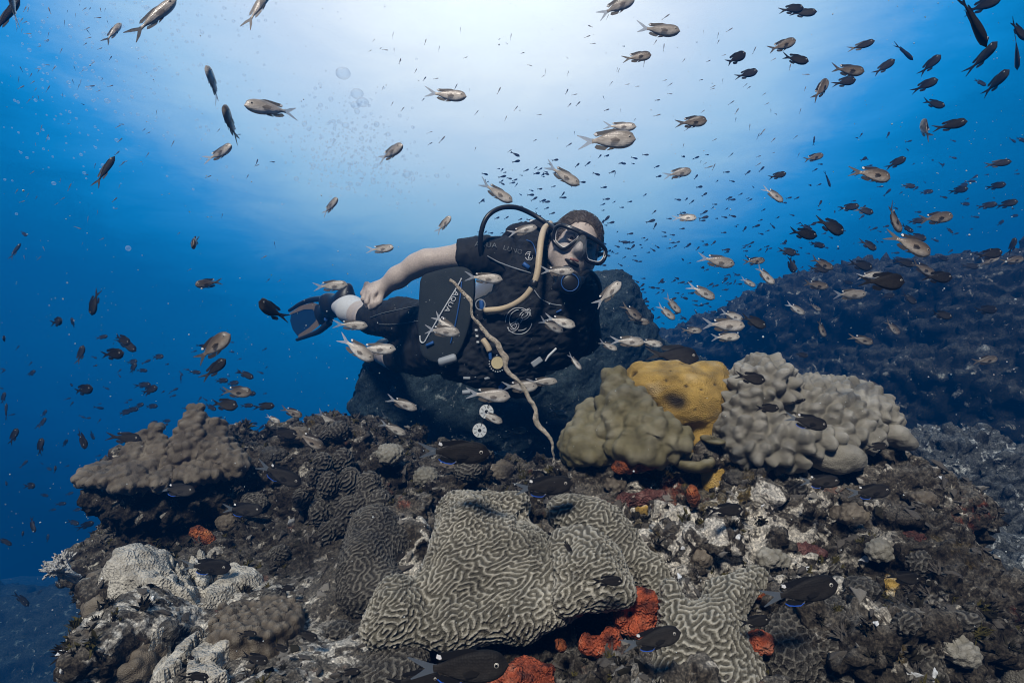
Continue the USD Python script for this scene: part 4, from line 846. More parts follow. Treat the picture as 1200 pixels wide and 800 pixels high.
part('wetsuit', (wv, wf), 'neoprene')

# ---- buoyancy vest: straps over the shoulders, front lobes with pockets, collar and tank
def rbox(c, half, rad, R=np.eye(3)):
    m = manifold3d.Manifold.hull(manifold3d.Manifold.compose([manifold3d.Manifold.sphere(rad, 20).translate([sx * (half[0] - rad), sy * (half[1] - rad), sz * (half[2] - rad)]) for sx in (-1, 1) for sy in (-1, 1) for sz in (-1, 1)])) if False else None
    s = trimesh.creation.icosphere(2, rad).vertices
    pts = np.vstack([s + np.array([sx * (half[0] - rad), sy * (half[1] - rad), sz * (half[2] - rad)]) for sx in (-1, 1) for sy in (-1, 1) for sz in (-1, 1)])
    h = trimesh.convex.convex_hull(pts)
    return np.array(h.vertices) @ np.asarray(R).T + np.asarray(c), np.array(h.faces)
V = Field(P(485, 480, 1.85) - (.05, .10, .05), P(705, 262, 1.90) + (.05, .42, .03), .0065)
V.ell(P(640, 350, 1.955), (.135, .075, .13), .05, ROLL); V.ell(P(600, 385, 1.955), (.14, .075, .14), .05, ROLL); V.ell(P(655, 390, 1.985), (.10, .08, .13), .05, ROLL)
V.ell(P(580, 425, 2.0), (.16, .08, .10), .05, rotmat(0, 12, 0)); V.ell(P(604, 440, 2.02), (.10, .065, .065), .05, rotmat(0, 30, 0)); V.ell(P(540, 420, 2.03), (.12, .07, .075), .05)
bone(V, [(600, 352, 1.93, .045), (612, 318, 1.93, .042), (622, 296, 1.96, .042), (630, 280, 2.04, .042)], k=.04)
bone(V, [(672, 372, 1.95, .045), (686, 348, 1.96, .04), (682, 330, 2.0, .038)], k=.04)
bone(V, [(608, 282, 2.05, .055), (640, 275, 2.08, .06), (668, 292, 2.08, .05)], k=.04)
vv, vf = V.net(2); n = vnormals(vv, vf); vv = vv + n * (.016 * fbm(vv * np.array([26, 26, 18]), 3, 14) + .009 * (1 - np.abs(fbm(vv * np.array([30, 30, 60]), 2, 5)) * 5).clip(0) + .004 * fbm(vv * 70, 2, 3))[:, None]
vest = part('buoyancy_vest', (vv, vf), 'vest_cloth')
# flat side panel with the zip
Q = [(493, 331, 1.985), (497, 323, 1.985), (520, 317, 1.97), (548, 314, 1.95), (556, 330, 1.94), (552, 372, 1.93), (540, 412, 1.935), (520, 424, 1.95), (500, 420, 1.965), (491, 404, 1.975), (491, 365, 1.98)]
fr = np.array([P(*q) for q in Q]); ctr = fr.mean(0) + (0, -.012, 0); bk = fr + (0, .05, 0)
nq = len(Q); pv = np.vstack([fr * .985 + ctr * .015 + (0, -.004, 0), fr + (0, .004, 0), bk, ctr[None], bk.mean(0)[None]]); pf = []
for i in range(nq):
    j = (i + 1) % nq
    pf += [(3 * nq, j, i), (i, j, nq + j), (i, nq + j, nq + i), (nq + i, nq + j, 2 * nq + j), (nq + i, 2 * nq + j, 2 * nq + i), (3 * nq + 1, 2 * nq + i, 2 * nq + j)]
pm = trimesh.Trimesh(pv, np.array(pf), process=False); pm = pm.subdivide().subdivide().subdivide(); pm.merge_vertices(); pm.fix_normals()
pvv = taubin(np.array(pm.vertices), np.array(pm.faces), 1); _w = averager(pvv, np.array(pm.faces))
for _ in range(14): pvv = _w @ pvv
pvv = (pvv - pvv.mean(0)) * (1.06, 1.5, 1.06) + pvv.mean(0); pvv = pvv + vnormals(pvv, np.array(pm.faces)) * (.009 * fbm(pvv * 16, 3, 2))[:, None]
panel = part('side_pocket', (pvv, np.array(pm.faces)), 'vest_panel', vest)

# lettering and lines are laid on the cloth: a pixel grid position becomes the cloth's own depth there
_rs = np.random.default_rng(8)
def surf_points(v, f, per=420000):
    a = np.linalg.norm(np.cross(v[f[:, 1]] - v[f[:, 0]], v[f[:, 2]] - v[f[:, 0]]), axis=1) / 2; j = _rs.choice(len(f), int(a.sum() * per), p=a / a.sum()); b = _rs.dirichlet((1, 1, 1), len(j)); return (v[f[j]] * b[:, :, None]).sum(1)
_cl = np.vstack([surf_points(wv, wf), surf_points(vv, vf), surf_points(pvv, np.array(pm.faces), 900000)]); _ct = cKDTree(np.stack([600 + F * _cl[:, 0] / _cl[:, 1], 400 - F * _cl[:, 2] / _cl[:, 1]], 1))
def cloth(x, y, off=.004):
    d, j = _ct.query(np.stack([np.ravel(x), np.ravel(y)], 1), k=16)
    dep = _cl[j, 1].min(1) - off
    return np.stack([(np.ravel(x) - 600) / F * dep, dep, (400 - np.ravel(y)) / F * dep], 1)
def cloth_line(pts, r, dense=6, off=.003):
    pts = np.asarray(pts, float); q = tube(np.c_[pts, np.zeros(len(pts))], 1, 3, dense=dense)[0] if False else None
    P2 = np.vstack([2 * pts[0] - pts[1], pts, 2 * pts[-1] - pts[-2]]); out = []
    for i in range(len(pts) - 1):
        a, b, c, d = P2[i:i + 4]
        for t in np.arange(dense) / dense: out.append(0.5 * (2 * b + (c - a) * t + (2 * a - 5 * b + 4 * c - d) * t * t + (3 * b - a - 3 * c + d) * t ** 3))
    out = np.array(out + [pts[-1]])
    w = cloth(out[:, 0], out[:, 1], off); w[1:-1, 1] = (w[:-2, 1] + w[1:-1, 1] + w[2:, 1]) / 3
    return tube(w, r, 6)
def lettering(text, x0, y0, x1, y1, hpx, mt, parent, name='lettering'):
    """text along the line from (x0, y0) to (x1, y1), on the cloth"""
    m = meshkit.text_mesh(text, 1.0, .02); v = np.array(m.vertices); L = v[:, 0].max()
    u = np.array([x1 - x0, y1 - y0], float); ln = np.hypot(*u); u /= ln; w = np.array([u[1], -u[0]])
    q = np.array([x0, y0]) + np.outer(v[:, 0] / L * ln, u) + np.outer(v[:, 1] * hpx, w)
    out = cloth(q[:, 0], q[:, 1], .004); out[:, 1] -= v[:, 2] * .04
    return part(name, (out, np.array(m.faces)), mt, parent, smooth=False)
suit_path = '/World/diver/wetsuit'
lettering('AQUA', 556, 288, 582, 290, 5, 'print_grey', suit_path); lettering('LUNG', 589, 292, 611, 298, 5, 'print_grey', suit_path)
lettering('AQUA', 534, 340, 521, 364, 5, 'print_white', panel); lettering('LUNG', 518, 370, 508, 389, 5, 'print_white', panel)
part('zip', cloth_line([(541, 326), (537, 334), (520, 362), (503, 391), (497, 401), (493, 400), (492, 393)], .0028), 'print_white', panel)
part('piping', cloth_line([(541, 330), (539, 350), (534, 378), (528, 402)], .0024), 'trim_blue', panel)
part('pull_tab', cloth_line([(500, 405), (508, 401)], .006, 2), 'trim_blue', panel)
part('thigh_seam', cloth_line([(434, 372), (448, 367), (466, 363), (488, 358)], .0016), 'print_grey', suit_path)
part('thigh_seam', cloth_line([(444, 380), (460, 380), (478, 378), (490, 376)], .0014), 'print_grey', suit_path)
# round emblem on the chest: double ring and a coiled drawing inside
def ring(cx, cy, rx, ry, a0=0, a1=360, n=28): a = np.radians(np.linspace(a0, a1, n)); return np.stack([cx + rx * np.cos(a), cy - ry * np.sin(a)], 1)
for q in [ring(608, 376, 15.5, 15.5, 20, 350), ring(609, 375, 12.2, 12.2, 60, 310)]: part('emblem', cloth_line(q, .0013, 2), 'print_white', vest)
for cx, cy, rx, ry, tilt in [(602, 383, 7, 4.5, 40), (602, 383, 4, 2.2, 40), (615, 369, 7.5, 4.5, 40), (615, 369, 4.5, 2, 40), (608, 376, 5, 2.6, 40), (619, 364, 3, 2, 40)]:
    q = ring(0, 0, rx, ry); t = math.radians(tilt); q = np.stack([cx + q[:, 0] * math.cos(t) + q[:, 1] * math.sin(t), cy - q[:, 0] * math.sin(t) + q[:, 1] * math.cos(t)], 1)
    part('emblem', cloth_line(q, .0012, 2), 'print_white', vest)
part('strap_logo', cloth_line(ring(620, 300, 4.3, 5), .0012, 2), 'print_white', vest)
part('strap_logo', cloth_line([(618, 298), (621, 297), (619, 303), (622, 302)], .0013, 3), 'print_white', vest)
part('strap_piping', cloth_line([(617, 281), (624, 285), (628, 296), (629, 308)], .0018), 'trim_blue', vest)
part('chest_strap', cloth_line([(571, 300), (586, 308), (606, 315), (622, 320)], .0022), 'plastic_grey', vest)
part('buckle', cloth_line([(613, 309), (620, 314)], .008, 2), 'trim_blue', vest)
part('cord', cloth_line([(626, 340), (634, 350), (646, 356), (658, 358)], .0018), 'plastic_grey', vest)
part('blue_tab', cloth_line([(652, 366), (658, 363)], .003, 2), 'trim_blue', vest)
# tank on the back
a, b = P(640, 296, 2.17), P(545, 372, 2.50)
tk = tube([a, a + (b - a) * .04, a + (b - a) * .09, b], [.03, .07, .088, .088], 28); part('tank', tk, 'tank_metal')
part('tank_valve', tube([P(652, 276, 2.06), P(628, 262, 2.08), P(622, 262, 2.09)], [.012, .017, .014], 14), 'plastic_white')

# ---- mask: two lenses in one black frame over a grey skirt
def face(x, y):                      # depth of the mask's front, wrapping round the face
    return 1.750 + .000036 * (x - 679) ** 2 + .00002 * (x - 679)
def mp(pts, off=0): return np.array([P(x, y, face(x, y) + off) for x, y in pts])
L1 = [(648.6, 279), (651, 268), (657, 264.5), (668, 267.5), (679.5, 273.2), (679.5, 278.5), (672, 285), (662.6, 291.5), (657, 290.5), (650, 284)]
L2 = [(685, 292), (685.2, 282), (688.5, 277.8), (698, 282), (707, 289), (710, 294.5), (708.5, 303), (703, 308.6), (694, 307.8), (687, 304)]
def loop(pts, r, n=8):
    pts = np.vstack([pts[-2:], pts, pts[:3]]); v, f = tube(pts, r, n, caps=False, dense=5)
    k0, k1 = 2 * 5, (len(pts) - 3) * 5
    v = v.reshape(-1, n, 3)[k0:k1 + 1]; m = len(v); f = []
    for i in range(m - 1):
        for j in range(n): f += [(i * n + j, i * n + (j + 1) % n, (i + 1) * n + (j + 1) % n), (i * n + j, (i + 1) * n + (j + 1) % n, (i + 1) * n + j)]
    return v.reshape(-1, 3), np.array(f)
mask = part('mask', cat_mesh([loop(mp(L1), .0060), loop(mp(L2), .0060), tube(mp([(678, 273), (683, 274), (689, 278)], -.003), [.007, .008, .007], 8, dense=4), tube(mp([(680, 279), (682, 282), (685, 286)], -.001), [.004, .0045, .004], 8, dense=4),
                              tube(mp([(658, 263), (668, 266), (682, 272), (697, 280), (708, 289)], .004), .006, 8, dense=4)]), 'mask_black')
def plate(pts, off, thick=.002):
    p = mp(pts, off); c = p.mean(0); n = len(p); v = np.vstack([p, c, p + (0, thick, 0), c + (0, thick, 0)]); f = []
    for i in range(n):
        j = (i + 1) % n; f += [(n, j, i), (2 * n + 1, n + 1 + i, n + 1 + j), (i, j, n + 1 + j), (i, n + 1 + j, n + 1 + i)]
    return v, np.array(f)
for L in (L1, L2):
    q_ = np.array(L); q_ = q_.mean(0) + (q_ - q_.mean(0)) * .86
    part('lens_rim', loop(mp([tuple(z) for z in q_], .004), .0026), 'plastic_white', mask)
    part('lens', plate(L, .002), 'lens_glass', mask, smooth=False)
# skirt: from the frame back to the face, with the nose pocket
out = [(646, 281), (648, 268), (655, 261), (668, 263), (684, 269), (700, 278), (711, 290), (712, 300), (706, 311), (694, 311), (688, 312), (680, 309), (671, 306), (666, 298), (658, 294), (649, 288)]
sk0, sk1 = mp([(x * .94 + 679 * .06, y * .94 + 287 * .06) for x, y in out], .006), mp(out, .055); ns = len(out)
skf = []
for i in range(ns): j = (i + 1) % ns; skf += [(i, j, ns + j), (i, ns + j, ns + i)]
np_ = [loc(0, .100, .010), loc(0, .116, -.008), loc(0, .126, -.034), loc(0, .116, -.046), loc(0, .090, -.050)]
part('skirt', cat_mesh([tube(np_, [.010, .015, .021, .019, .012], 14, dense=4)]), 'mask_skirt', mask)
st = [P(649, 276, face(649, 276) + .01), loc(-.088, -.01, .012), loc(-.080, -.07, .015), loc(-.03, -.135, .018), loc(.03, -.135, .018), loc(.080, -.07, .012), loc(.088, -.01, .008), P(710, 297, face(710, 297) + .01)]
part('strap', tube(st, .0065, 8, dense=6), 'mask_black', mask)

# ---- regulator, hoses, gauge and small gear
v, f = sculpt([('e', P(667, 331, 1.715), (.038, .022, .036), HR), ('e', P(668, 330, 1.70), (.029, .012, .029), HR), ('c', P(664, 318, 1.755), P(666, 328, 1.725), .020, .024), ('c', P(652, 336, 1.73), P(680, 328, 1.73), .014, .014)], .0035, .012)
reg = part('regulator', (v, f), 'rubber_black')
part('purge_ring', loop(np.array([P(668 + 10.2 * math.cos(t), 331 - 10.2 * math.sin(t), 1.688) for t in np.linspace(0, 2 * np.pi, 17)[:-1]]), .0016), 'trim_blue', reg)
part('mouthpiece', tube([loc(-.026, .080, -.072), loc(-.006, .094, -.078), loc(.018, .088, -.080)], [.005, .008, .006], 10, dense=4), 'rubber_black', reg)
part('hose', tube([P(*q) for q in [(566, 306, 1.95), (563, 292, 1.92), (564, 272, 1.90), (571, 254, 1.90), (586, 244, 1.92), (604, 243, 1.94), (622, 250, 1.96), (638, 260, 1.95), (652, 270, 1.90), (664, 285, 1.96)]], .0085, 12, dense=8), 'rubber_black')
part('hose', tube([P(*q) for q in [(645, 262, 1.98), (638, 268, 1.90), (634, 282, 1.83), (632, 300, 1.80), (630, 318, 1.79), (626, 332, 1.79), (617, 346, 1.80), (604, 356, 1.82), (588, 362, 1.85), (568, 364, 1.87)]], .0105, 14, dense=8), 'hose_tan', label='tan hose curving down over the chest')
part('hose_joint', tube([P(626.6, 329, 1.789), P(624.5, 336, 1.789)], .0135, 14), 'rubber_black')
part('hose_connector', loop(np.array([P(563 + 5.5 * math.cos(t), 357 - 6 * math.sin(t), 1.868) for t in np.linspace(0, 2 * np.pi, 15)[:-1]]), .0022), 'plastic_grey')
part('hose_connector', tube([P(564, 352, 1.872), P(565, 362, 1.872)], .008, 10), 'trim_blue')
part('hose', tube([P(*q) for q in [(678, 326, 1.74), (690, 318, 1.78), (699, 326, 1.84), (703, 338, 1.88), (700, 351, 1.92), (692, 356, 1.95), (682, 352, 1.99)]], .0075, 12, dense=8), 'rubber_black')
part('inflator_hose', tube([P(566, 398, 1.88), P(571, 405, 1.87), P(574, 412, 1.868)], .010, 12, dense=4), 'hose_tan')
part('inflator_tip', tube([P(574, 412, 1.868), P(575, 421, 1.868)], .006, 10), 'trim_blue')
def disc(c, r, th, mt, name, nrm, parent=None, n=30, holes=()):
    u = np.asarray(nrm, float); u /= np.linalg.norm(u); m = trimesh.creation.cylinder(r, th, sections=n); m.apply_transform(trimesh.geometry.align_vectors([0, 0, 1], u)); m.apply_translation(c)
    return part(name, tm(m), mt, parent, smooth=40)
g = disc(P(583, 425, 1.865), .024, .012, 'rubber_black', 'gauge', (-.15, -1, .1)); disc(P(583, 425, 1.857), .0205, .006, 'gauge_face', 'gauge_face', (-.15, -1, .1), g)
for k in range(9):
    t = math.radians(170 + k * 17); m = trimesh.creation.icosphere(1, .0022); part('gauge_mark', (m.vertices + P(583 + 9.6 * math.cos(t), 425 - 10.5 * math.sin(t), 1.853), m.faces), 'plastic_white', g)
v, f = tube([P(514, 425, 1.925), P(516, 424.5, 1.925), P(533, 419, 1.925), P(535, 418.5, 1.925)], [.011, .0155, .0155, .011], 16); part('weight_tube', (v, f), 'plastic_grey', label='white cylinder clipped to the vest')
part('clip', rbox(P(629, 424, 1.90), (.020, .007, .010), .004, rotmat(0, -35, 0)), 'plastic_grey'); part('light_stick', tube([P(639, 423, 1.885), P(643, 417, 1.88), (P(652, 408, 1.88))], [.002, .0045, .004], 8), 'plastic_white')
part('button', tm(trimesh.creation.icosphere(2, .0085).apply_translation(P(606, 414, 1.91))), 'plastic_grey')
for x, y in [(558, 387), (559, 394), (560, 401)]: part('bead', tube([P(x - 1.5, y, 1.885), P(x + 1.5, y, 1.885)], .0042, 8), 'plastic_white')
for x0, y0, x1, y1, r, mt in [(543, 443, 551, 443, .005, 'plastic_grey'), (568, 444, 575, 442, .005, 'plastic_grey'), (582, 462, 588, 455, .009, 'plastic_grey'), (586, 455, 590, 450, .009, 'trim_blue'), (542, 460, 551, 459, .0085, 'plastic_grey')]:
    part('toggle', tube([P(x0, y0, 1.93), P(x1, y1, 1.93)], r, 10), mt)

# ---- fins
def finpt(x, y, o=0): return P(x, y, 2.82 + (396 - x) / 55 * .32 + o)
def slab(pts, th, mt, name, parent, fn=finpt, sub=2):
    poly = shapely.Polygon(pts); m = trimesh.creation.extrude_polygon(poly, 1.0, engine='earcut'); m = m.subdivide_to_size(7.0)
    v = np.array(m.vertices); return part(name, (np.array([fn(x, y, (z - .5) * th) for x, y, z in v]), np.array(m.faces)), mt, parent, smooth=40)
v, f = sculpt([('c', P(404, 352, 2.74), P(382, 366, 2.90), .055, .040), ('e', P(390, 357, 2.83), (.075, .05, .055), rotmat(0, 30, 0)), ('c', P(407, 338, 2.72), P(406, 350, 2.72), .028, .035), ('e', P(379, 369, 2.92), (.045, .022, .066), rotmat(0, -28, 0))], .008, .03)
fin = part('fin', (v, f), 'rubber_black')
rail = lambda pts, r: tube(np.array([finpt(*q) for q in pts]), r, 10, dense=5)
part('fin_rail', rail([(384, 350), (366, 351), (352, 356), (339, 364)], [.018, .015, .012, .009]), 'rubber_black', fin)
part('fin_rail', rail([(386, 378), (374, 388), (362, 393), (348, 398)], [.018, .015, .012, .009]), 'rubber_black', fin)
slab([(339, 367), (352, 358.5), (366, 354), (375, 357), (380, 368), (377, 379), (366, 388), (349, 397), (350, 392), (362, 384), (370, 376), (371, 368), (366, 362), (356, 362.5), (340, 368.5)], .014, 'fin_grey', 'fin_insert', fin)
slab([(341, 367), (355, 361), (368, 360), (374, 368), (371, 379), (360, 388), (349, 394), (343, 386), (340, 376)], .004, 'fin_blade', 'fin_blade', fin)
for x, y, s in [(376, 355, 1), (382, 374, 1)]: part('fin_vent', (lambda m: (m.vertices * (1, .4, 1) + finpt(x, y, -.05), m.faces))(trimesh.creation.icosphere(2, .011)), 'trim_blue', fin)
v, f = sculpt([('c', P(448, 411, 2.76), P(450, 414, 3.0), .052, .040), ('e', P(451, 416, 3.06), (.09, .12, .022), rotmat(-12, 0, 0)), ('e', P(452, 420, 3.2), (.11, .14, .012), rotmat(-14, 0, 0))], .010, .03)
part('fin', (v, f), 'rubber_black')

v, f = sculpt([('c', P(421, 367, 2.60), P(411, 363, 2.655), .064, .066), ('c', P(411, 363, 2.655), P(400, 358, 2.77), .066, .050)], .007, .02)
part('sock', (v, f), 'sock_white')
# ---- two white slotted discs hanging under the diver
for i, (x, y, lab) in enumerate([(570, 482, 'upper white slotted disc hanging below the diver, half behind a fish'), (562, 504, 'lower white slotted disc hanging below the diver')]):
    d = 1.96; c = P(x, y, d); ob = thing('line_disc', lab, 'disc', c)
    m = trimesh.creation.annulus(.006, .0245, .006, sections=36); R_ = trimesh.geometry.align_vectors([0, 0, 1], [.12, -1, .08]); m.apply_transform(R_)
    emit('plate', tm(m), 'plastic_white', ob, 40)
    for k in range(8):
        b = trimesh.creation.box([.010, .0016, .0075]); b.apply_translation([.017, 0, 0]); b.apply_transform(trimesh.transformations.rotation_matrix(k * np.pi / 4 + .2 + i, [0, 0, 1])); b.apply_transform(R_); emit('slot', tm(b), 'rubber_black', ob, False)
    m = trimesh.creation.cylinder(.0062, .008, sections=18); m.apply_transform(R_); emit('hub', tm(m), 'rubber_black', ob, 40)
    emit('cord', tube([np.zeros(3), P(580, 452, 1.96) - c], .0018, 6), 'rubber_black', ob)
# ---------------------------------------------------------------- fish
def fishmat(name, back, flank, belly, rough=.38, spec=.5, var=.16):
    mat(name, {'g': ('texture_coordinate', {}), 's': ('separate_xyz', {}), 'mr': ('map_range', {'from_min': -.17, 'from_max': .17, 'clamp': True}),
               'r': ('rgb_ramp', {'ramp': [(0.0, belly), (.22, belly), (.48, flank), (.80, back), (1.0, back)]}),
               'o': ('object_info', {}), 'orr': ('rgb_ramp', {'ramp': [(0, (1 - var * 2,) * 3), (1, (1 + var, 1 + var, 1 + var * .9))]}), 'm': ('mix', {'mix_type': 'multiply', 'fac': 1.0}),
               'v': ('voronoi_texture', {'scale': 34.0, 'randomness': .45}), 'vr': ('rgb_ramp', {'ramp': [(0, (1.06,) * 3), (.7, (.86,) * 3)]}), 'm2': ('mix', {'mix_type': 'multiply', 'fac': .35}),
               'n': ('noise_texture', {'scale': 9.0, 'detail': 4.0}), 'nr': ('rgb_ramp', {'ramp': [(.3, (.75,) * 3), (.7, (1.2,) * 3)]}), 'm3': ('mix', {'mix_type': 'multiply', 'fac': 1.0}),
               'b': ('bump', {'strength': .12, 'distance': .01}), 'p': ('principled_bsdf', {'roughness': rough, 'specular_ior_level': spec})},
        [('g.object', 's.vector'), ('s.z', 'mr.value'), ('mr.result', 'r.fac'), ('o.random', 'orr.fac'), ('r.color', 'm.color1'), ('orr.color', 'm.color2'), ('g.object', 'v.vector'), ('v.distance', 'vr.fac'),
         ('m.color', 'm2.color1'), ('vr.color', 'm2.color2'), ('g.object', 'n.vector'), ('n.fac', 'nr.fac'), ('m2.color', 'm3.color1'), ('nr.color', 'm3.color2'), ('m3.color', 'p.base_color'), ('v.distance', 'b.height'), ('b.normal', 'p.normal')])
fishmat('fish_silver', (.25, .225, .20), (.50, .465, .425), (.80, .78, .75), rough=.33, spec=.6)
fishmat('fish_brown', (.075, .061, .050), (.19, .155, .125), (.40, .36, .32))
fishmat('fish_dark', (.014, .013, .013), (.029, .0265, .025), (.05, .047, .045), rough=.6, spec=.12)  # upper-right fish wear it too: their backlit shade put into the colour
def finmat(name, col, fac=.25):
    mat(name, {'d': ('principled_bsdf', {'base_color': col, 'roughness': .5}), 't': ('translucent_bsdf', {'color': col}), 'x': ('transparent_bsdf', {}), 'a': ('mix_closure', {'fac': .3}), 'm': ('mix_closure', {'fac': 1 - fac})},
        [('d.BSDF', 'a.closure1'), ('t.BSDF', 'a.closure2'), ('x.BSDF', 'm.closure1'), ('a.closure', 'm.closure2')], surface='m.closure')
finmat('fin_pale', (.52, .55, .60), .45); finmat('fin_bluegrey', (.15, .18, .22), .35); finmat('fin_silver', (.16, .14, .12), .2); finmat('fin_brown', (.06, .05, .042), .15); finmat('fin_dark', (.013, .013, .015), .1); finmat('fin_clear', (.2, .18, .17), .6); finmat('fin_clear_dark', (.03, .028, .027), .5)
simple('fin_edge_blue', (.02, .10, .55), .4, .5); simple('spot_white', (.75, .76, .78), .5, .4)
simple('eye_ring', (.42, .40, .36), .25, .6); simple('pupil', (.006, .006, .007), .15, .7)

def fish_body(H, W, bend, seg=18, ring=14, snout=.5):
    """nose at +x, length 1 with the tail; H, W: greatest height and width"""
    t = np.linspace(0, 1, seg) ** .9; x = .5 - .79 * t
    up = H * .52 * (np.sin(np.pi * np.clip(t, 0, 1) ** .62) ** .78 * .90 + .0); lo = -H * .48 * (np.sin(np.pi * t ** .70) ** .85 * .92)
    ped = H * .115; k = np.clip((t - .55) / .45, 0, 1); up = np.maximum(up, ped * k + .012 * (1 - k)); lo = np.minimum(lo, -ped * k - .010 * (1 - k))
    up[0], lo[0] = .010, -.008
    w = W * .5 * np.sin(np.pi * t ** .55) ** .7; w = np.maximum(w, .011); w[0] = .008
    a = np.arange(ring) / ring * 2 * np.pi; v = []
    for i in range(seg):
        c, s = np.cos(a), np.sin(a); z = np.where(s > 0, s * up[i], -s * lo[i]); v.append(np.stack([np.full(ring, x[i]), w[i] * np.sign(c) * np.abs(c) ** .9, z], 1))
    v = np.vstack(v + [[[x[0] + .008, 0, .0]], [[x[-1] - .006, 0, 0]]]); f = []
    for i in range(seg - 1):
        for j in range(ring): A, B_ = i * ring + j, i * ring + (j + 1) % ring; f += [(A, B_ + ring, B_), (A, A + ring, B_ + ring)]
    for j in range(ring): f += [(seg * ring, j, (j + 1) % ring), (seg * ring + 1, (seg - 1) * ring + (j + 1) % ring, (seg - 1) * ring + j)]
    return v, np.array(f)[:, ::-1]
def warp(v, bend):
    v = np.array(v, float); s = np.clip(.25 - v[:, 0], 0, 1); v[:, 1] += bend * s ** 2 * 1.5; return v
def flat(poly, th=.006, y=0.0):
    """a thin plate in the xz plane from an outline"""
    m = trimesh.creation.extrude_polygon(shapely.Polygon(poly).buffer(0), th, engine='earcut'); q = np.array(m.vertices); return np.stack([q[:, 0], q[:, 2] - th / 2 + y, q[:, 1]], 1), np.array(m.faces)

PROTO = {}
def make_fish(key, H, W, bend, body_mat, fin_mat, tail_mat, detail=2, fork=.16, spot=True, blue=False):
    root = f'/World/{key}'; c = stage.CreateClassPrim(root); PROTO[key] = root
    def put(name, mesh, mt, parent=root, smooth=50, b=bend):
        v, f = mesh; return str(emit(name, (warp(v, b), f), mt, parent, smooth).GetPath())
    bd = put('body', fish_body(H, W, bend, *((18, 14) if detail > 1 else (11, 8) if detail else (7, 6))), body_mat, smooth=True)
    h = H * .115
    if detail == 0:
        put('tail_fin', flat([(-.27, h), (-.5, fork), (-.40, 0), (-.5, -fork), (-.27, -h)], .01), tail_mat); return
    rng = np.random.default_rng(len(key))
    put('tail_fin', flat([(-.25, h * .9), (-.32, h * 1.25), (-.41, fork * .58), (-.55, fork * .86), (-.56, fork * .80), (-.46, fork * .36), (-.375, .0), (-.45, -fork * .36), (-.54, -fork * .76), (-.53, -fork * .82), (-.40, -fork * .54), (-.32, -h * 1.2), (-.25, -h * .9)]), tail_mat)
    yb = H * .44
    put('dorsal_fin', flat([(.24, yb * .80), (.18, yb * 1.08), (.08, yb * 1.20), (-.04, yb * 1.12), (-.13, yb * 1.02), (-.215, yb * .98), (-.265, yb * .72), (-.22, yb * .45), (-.10, yb * .6), (.05, yb * .7)]), fin_mat)
    af = put('anal_fin', flat([(.0, -yb * .8), (-.06, -yb * 1.10), (-.14, -yb * 1.04), (-.21, -yb * .92), (-.25, -yb * .70), (-.21, -yb * .42), (-.10, -yb * .6)]), fin_mat)
    if blue: put('fin_edge', flat([(.0, -yb * .93), (-.06, -yb * 1.14), (-.14, -yb * 1.08), (-.215, -yb * .96), (-.255, -yb * .72), (-.245, -yb * .68), (-.205, -yb * .88), (-.14, -yb * 1.0), (-.06, -yb * 1.05)], .009), 'fin_edge_blue', af)
    if spot: put('white_spot', flat([(-.215, yb * .55), (-.255, yb * .66), (-.245, yb * .88), (-.205, yb * .84), (-.195, yb * .62)], .016), 'spot_white')
    if detail > 1:
        for s in (-1, 1):
            v, f = flat([(.16, -yb * .80), (.09, -yb * 1.0), (-.03, -yb * 1.12), (.05, -yb * .80)]); v[:, 1] += s * W * .12; put('pelvic_fin', (v, f), fin_mat)
            v, f = flat([(.20, -.02), (.12, .02), (.02, -.01), (.05, -.06), (.16, -.055)]); v[:, 1] = s * (W * .50 + .02 * (.2 - v[:, 0]) * 6) + (v[:, 1]); put('pectoral_fin', (v, f), 'fin_clear' if 'silver' in key or key == 'slender_fish' else 'fin_clear_dark')
    m = trimesh.creation.icosphere(2 if detail > 1 else 1, 1)
    for s in (-1, 1):
        wy = W * .5 * np.sin(np.pi * (.135 / .79) ** .61) ** .7 * .88; e = put('eye', (m.vertices * (.030, .013, .030) + (.375, s * wy, H * .10), m.faces), 'eye_ring', smooth=True)
        put('pupil', (m.vertices * (.017, .007, .017) + (.376, s * (wy + .0085), H * .10), m.faces), 'pupil', e, smooth=True)

for n_, b_ in (('a', 0.03), ('b', .16), ('c', -.16)):
    make_fish('silver_fish_' + n_, {'a': .345, 'b': .37, 'c': .32}[n_], .155, b_, 'fish_silver', 'fin_silver', 'fin_pale')
    make_fish('brown_fish_' + n_, {'a': .38, 'b': .40, 'c': .35}[n_], .155, b_, 'fish_brown', 'fin_brown', 'fin_silver')
    make_fish('dark_fish_' + n_, {'a': .43, 'b': .46, 'c': .39}[n_], .15, b_, 'fish_dark', 'fin_dark', 'fin_dark', 1, spot=False)
make_fish('slender_fish', .20, .12, .05, 'fish_silver', 'fin_silver', 'fin_silver', fork=.13, spot=False)
make_fish('slender_dark_fish', .20, .12, .05, 'fish_dark', 'fin_dark', 'fin_dark', 1, fork=.12, spot=False)
make_fish('deep_fish', .37, .15, .04, 'fish_dark', 'fin_dark', 'fin_bluegrey', blue=True, fork=.14)
make_fish('tiny_fish', .30, .12, 0, 'fish_dark', 'fin_dark', 'fin_dark', 0, .13)

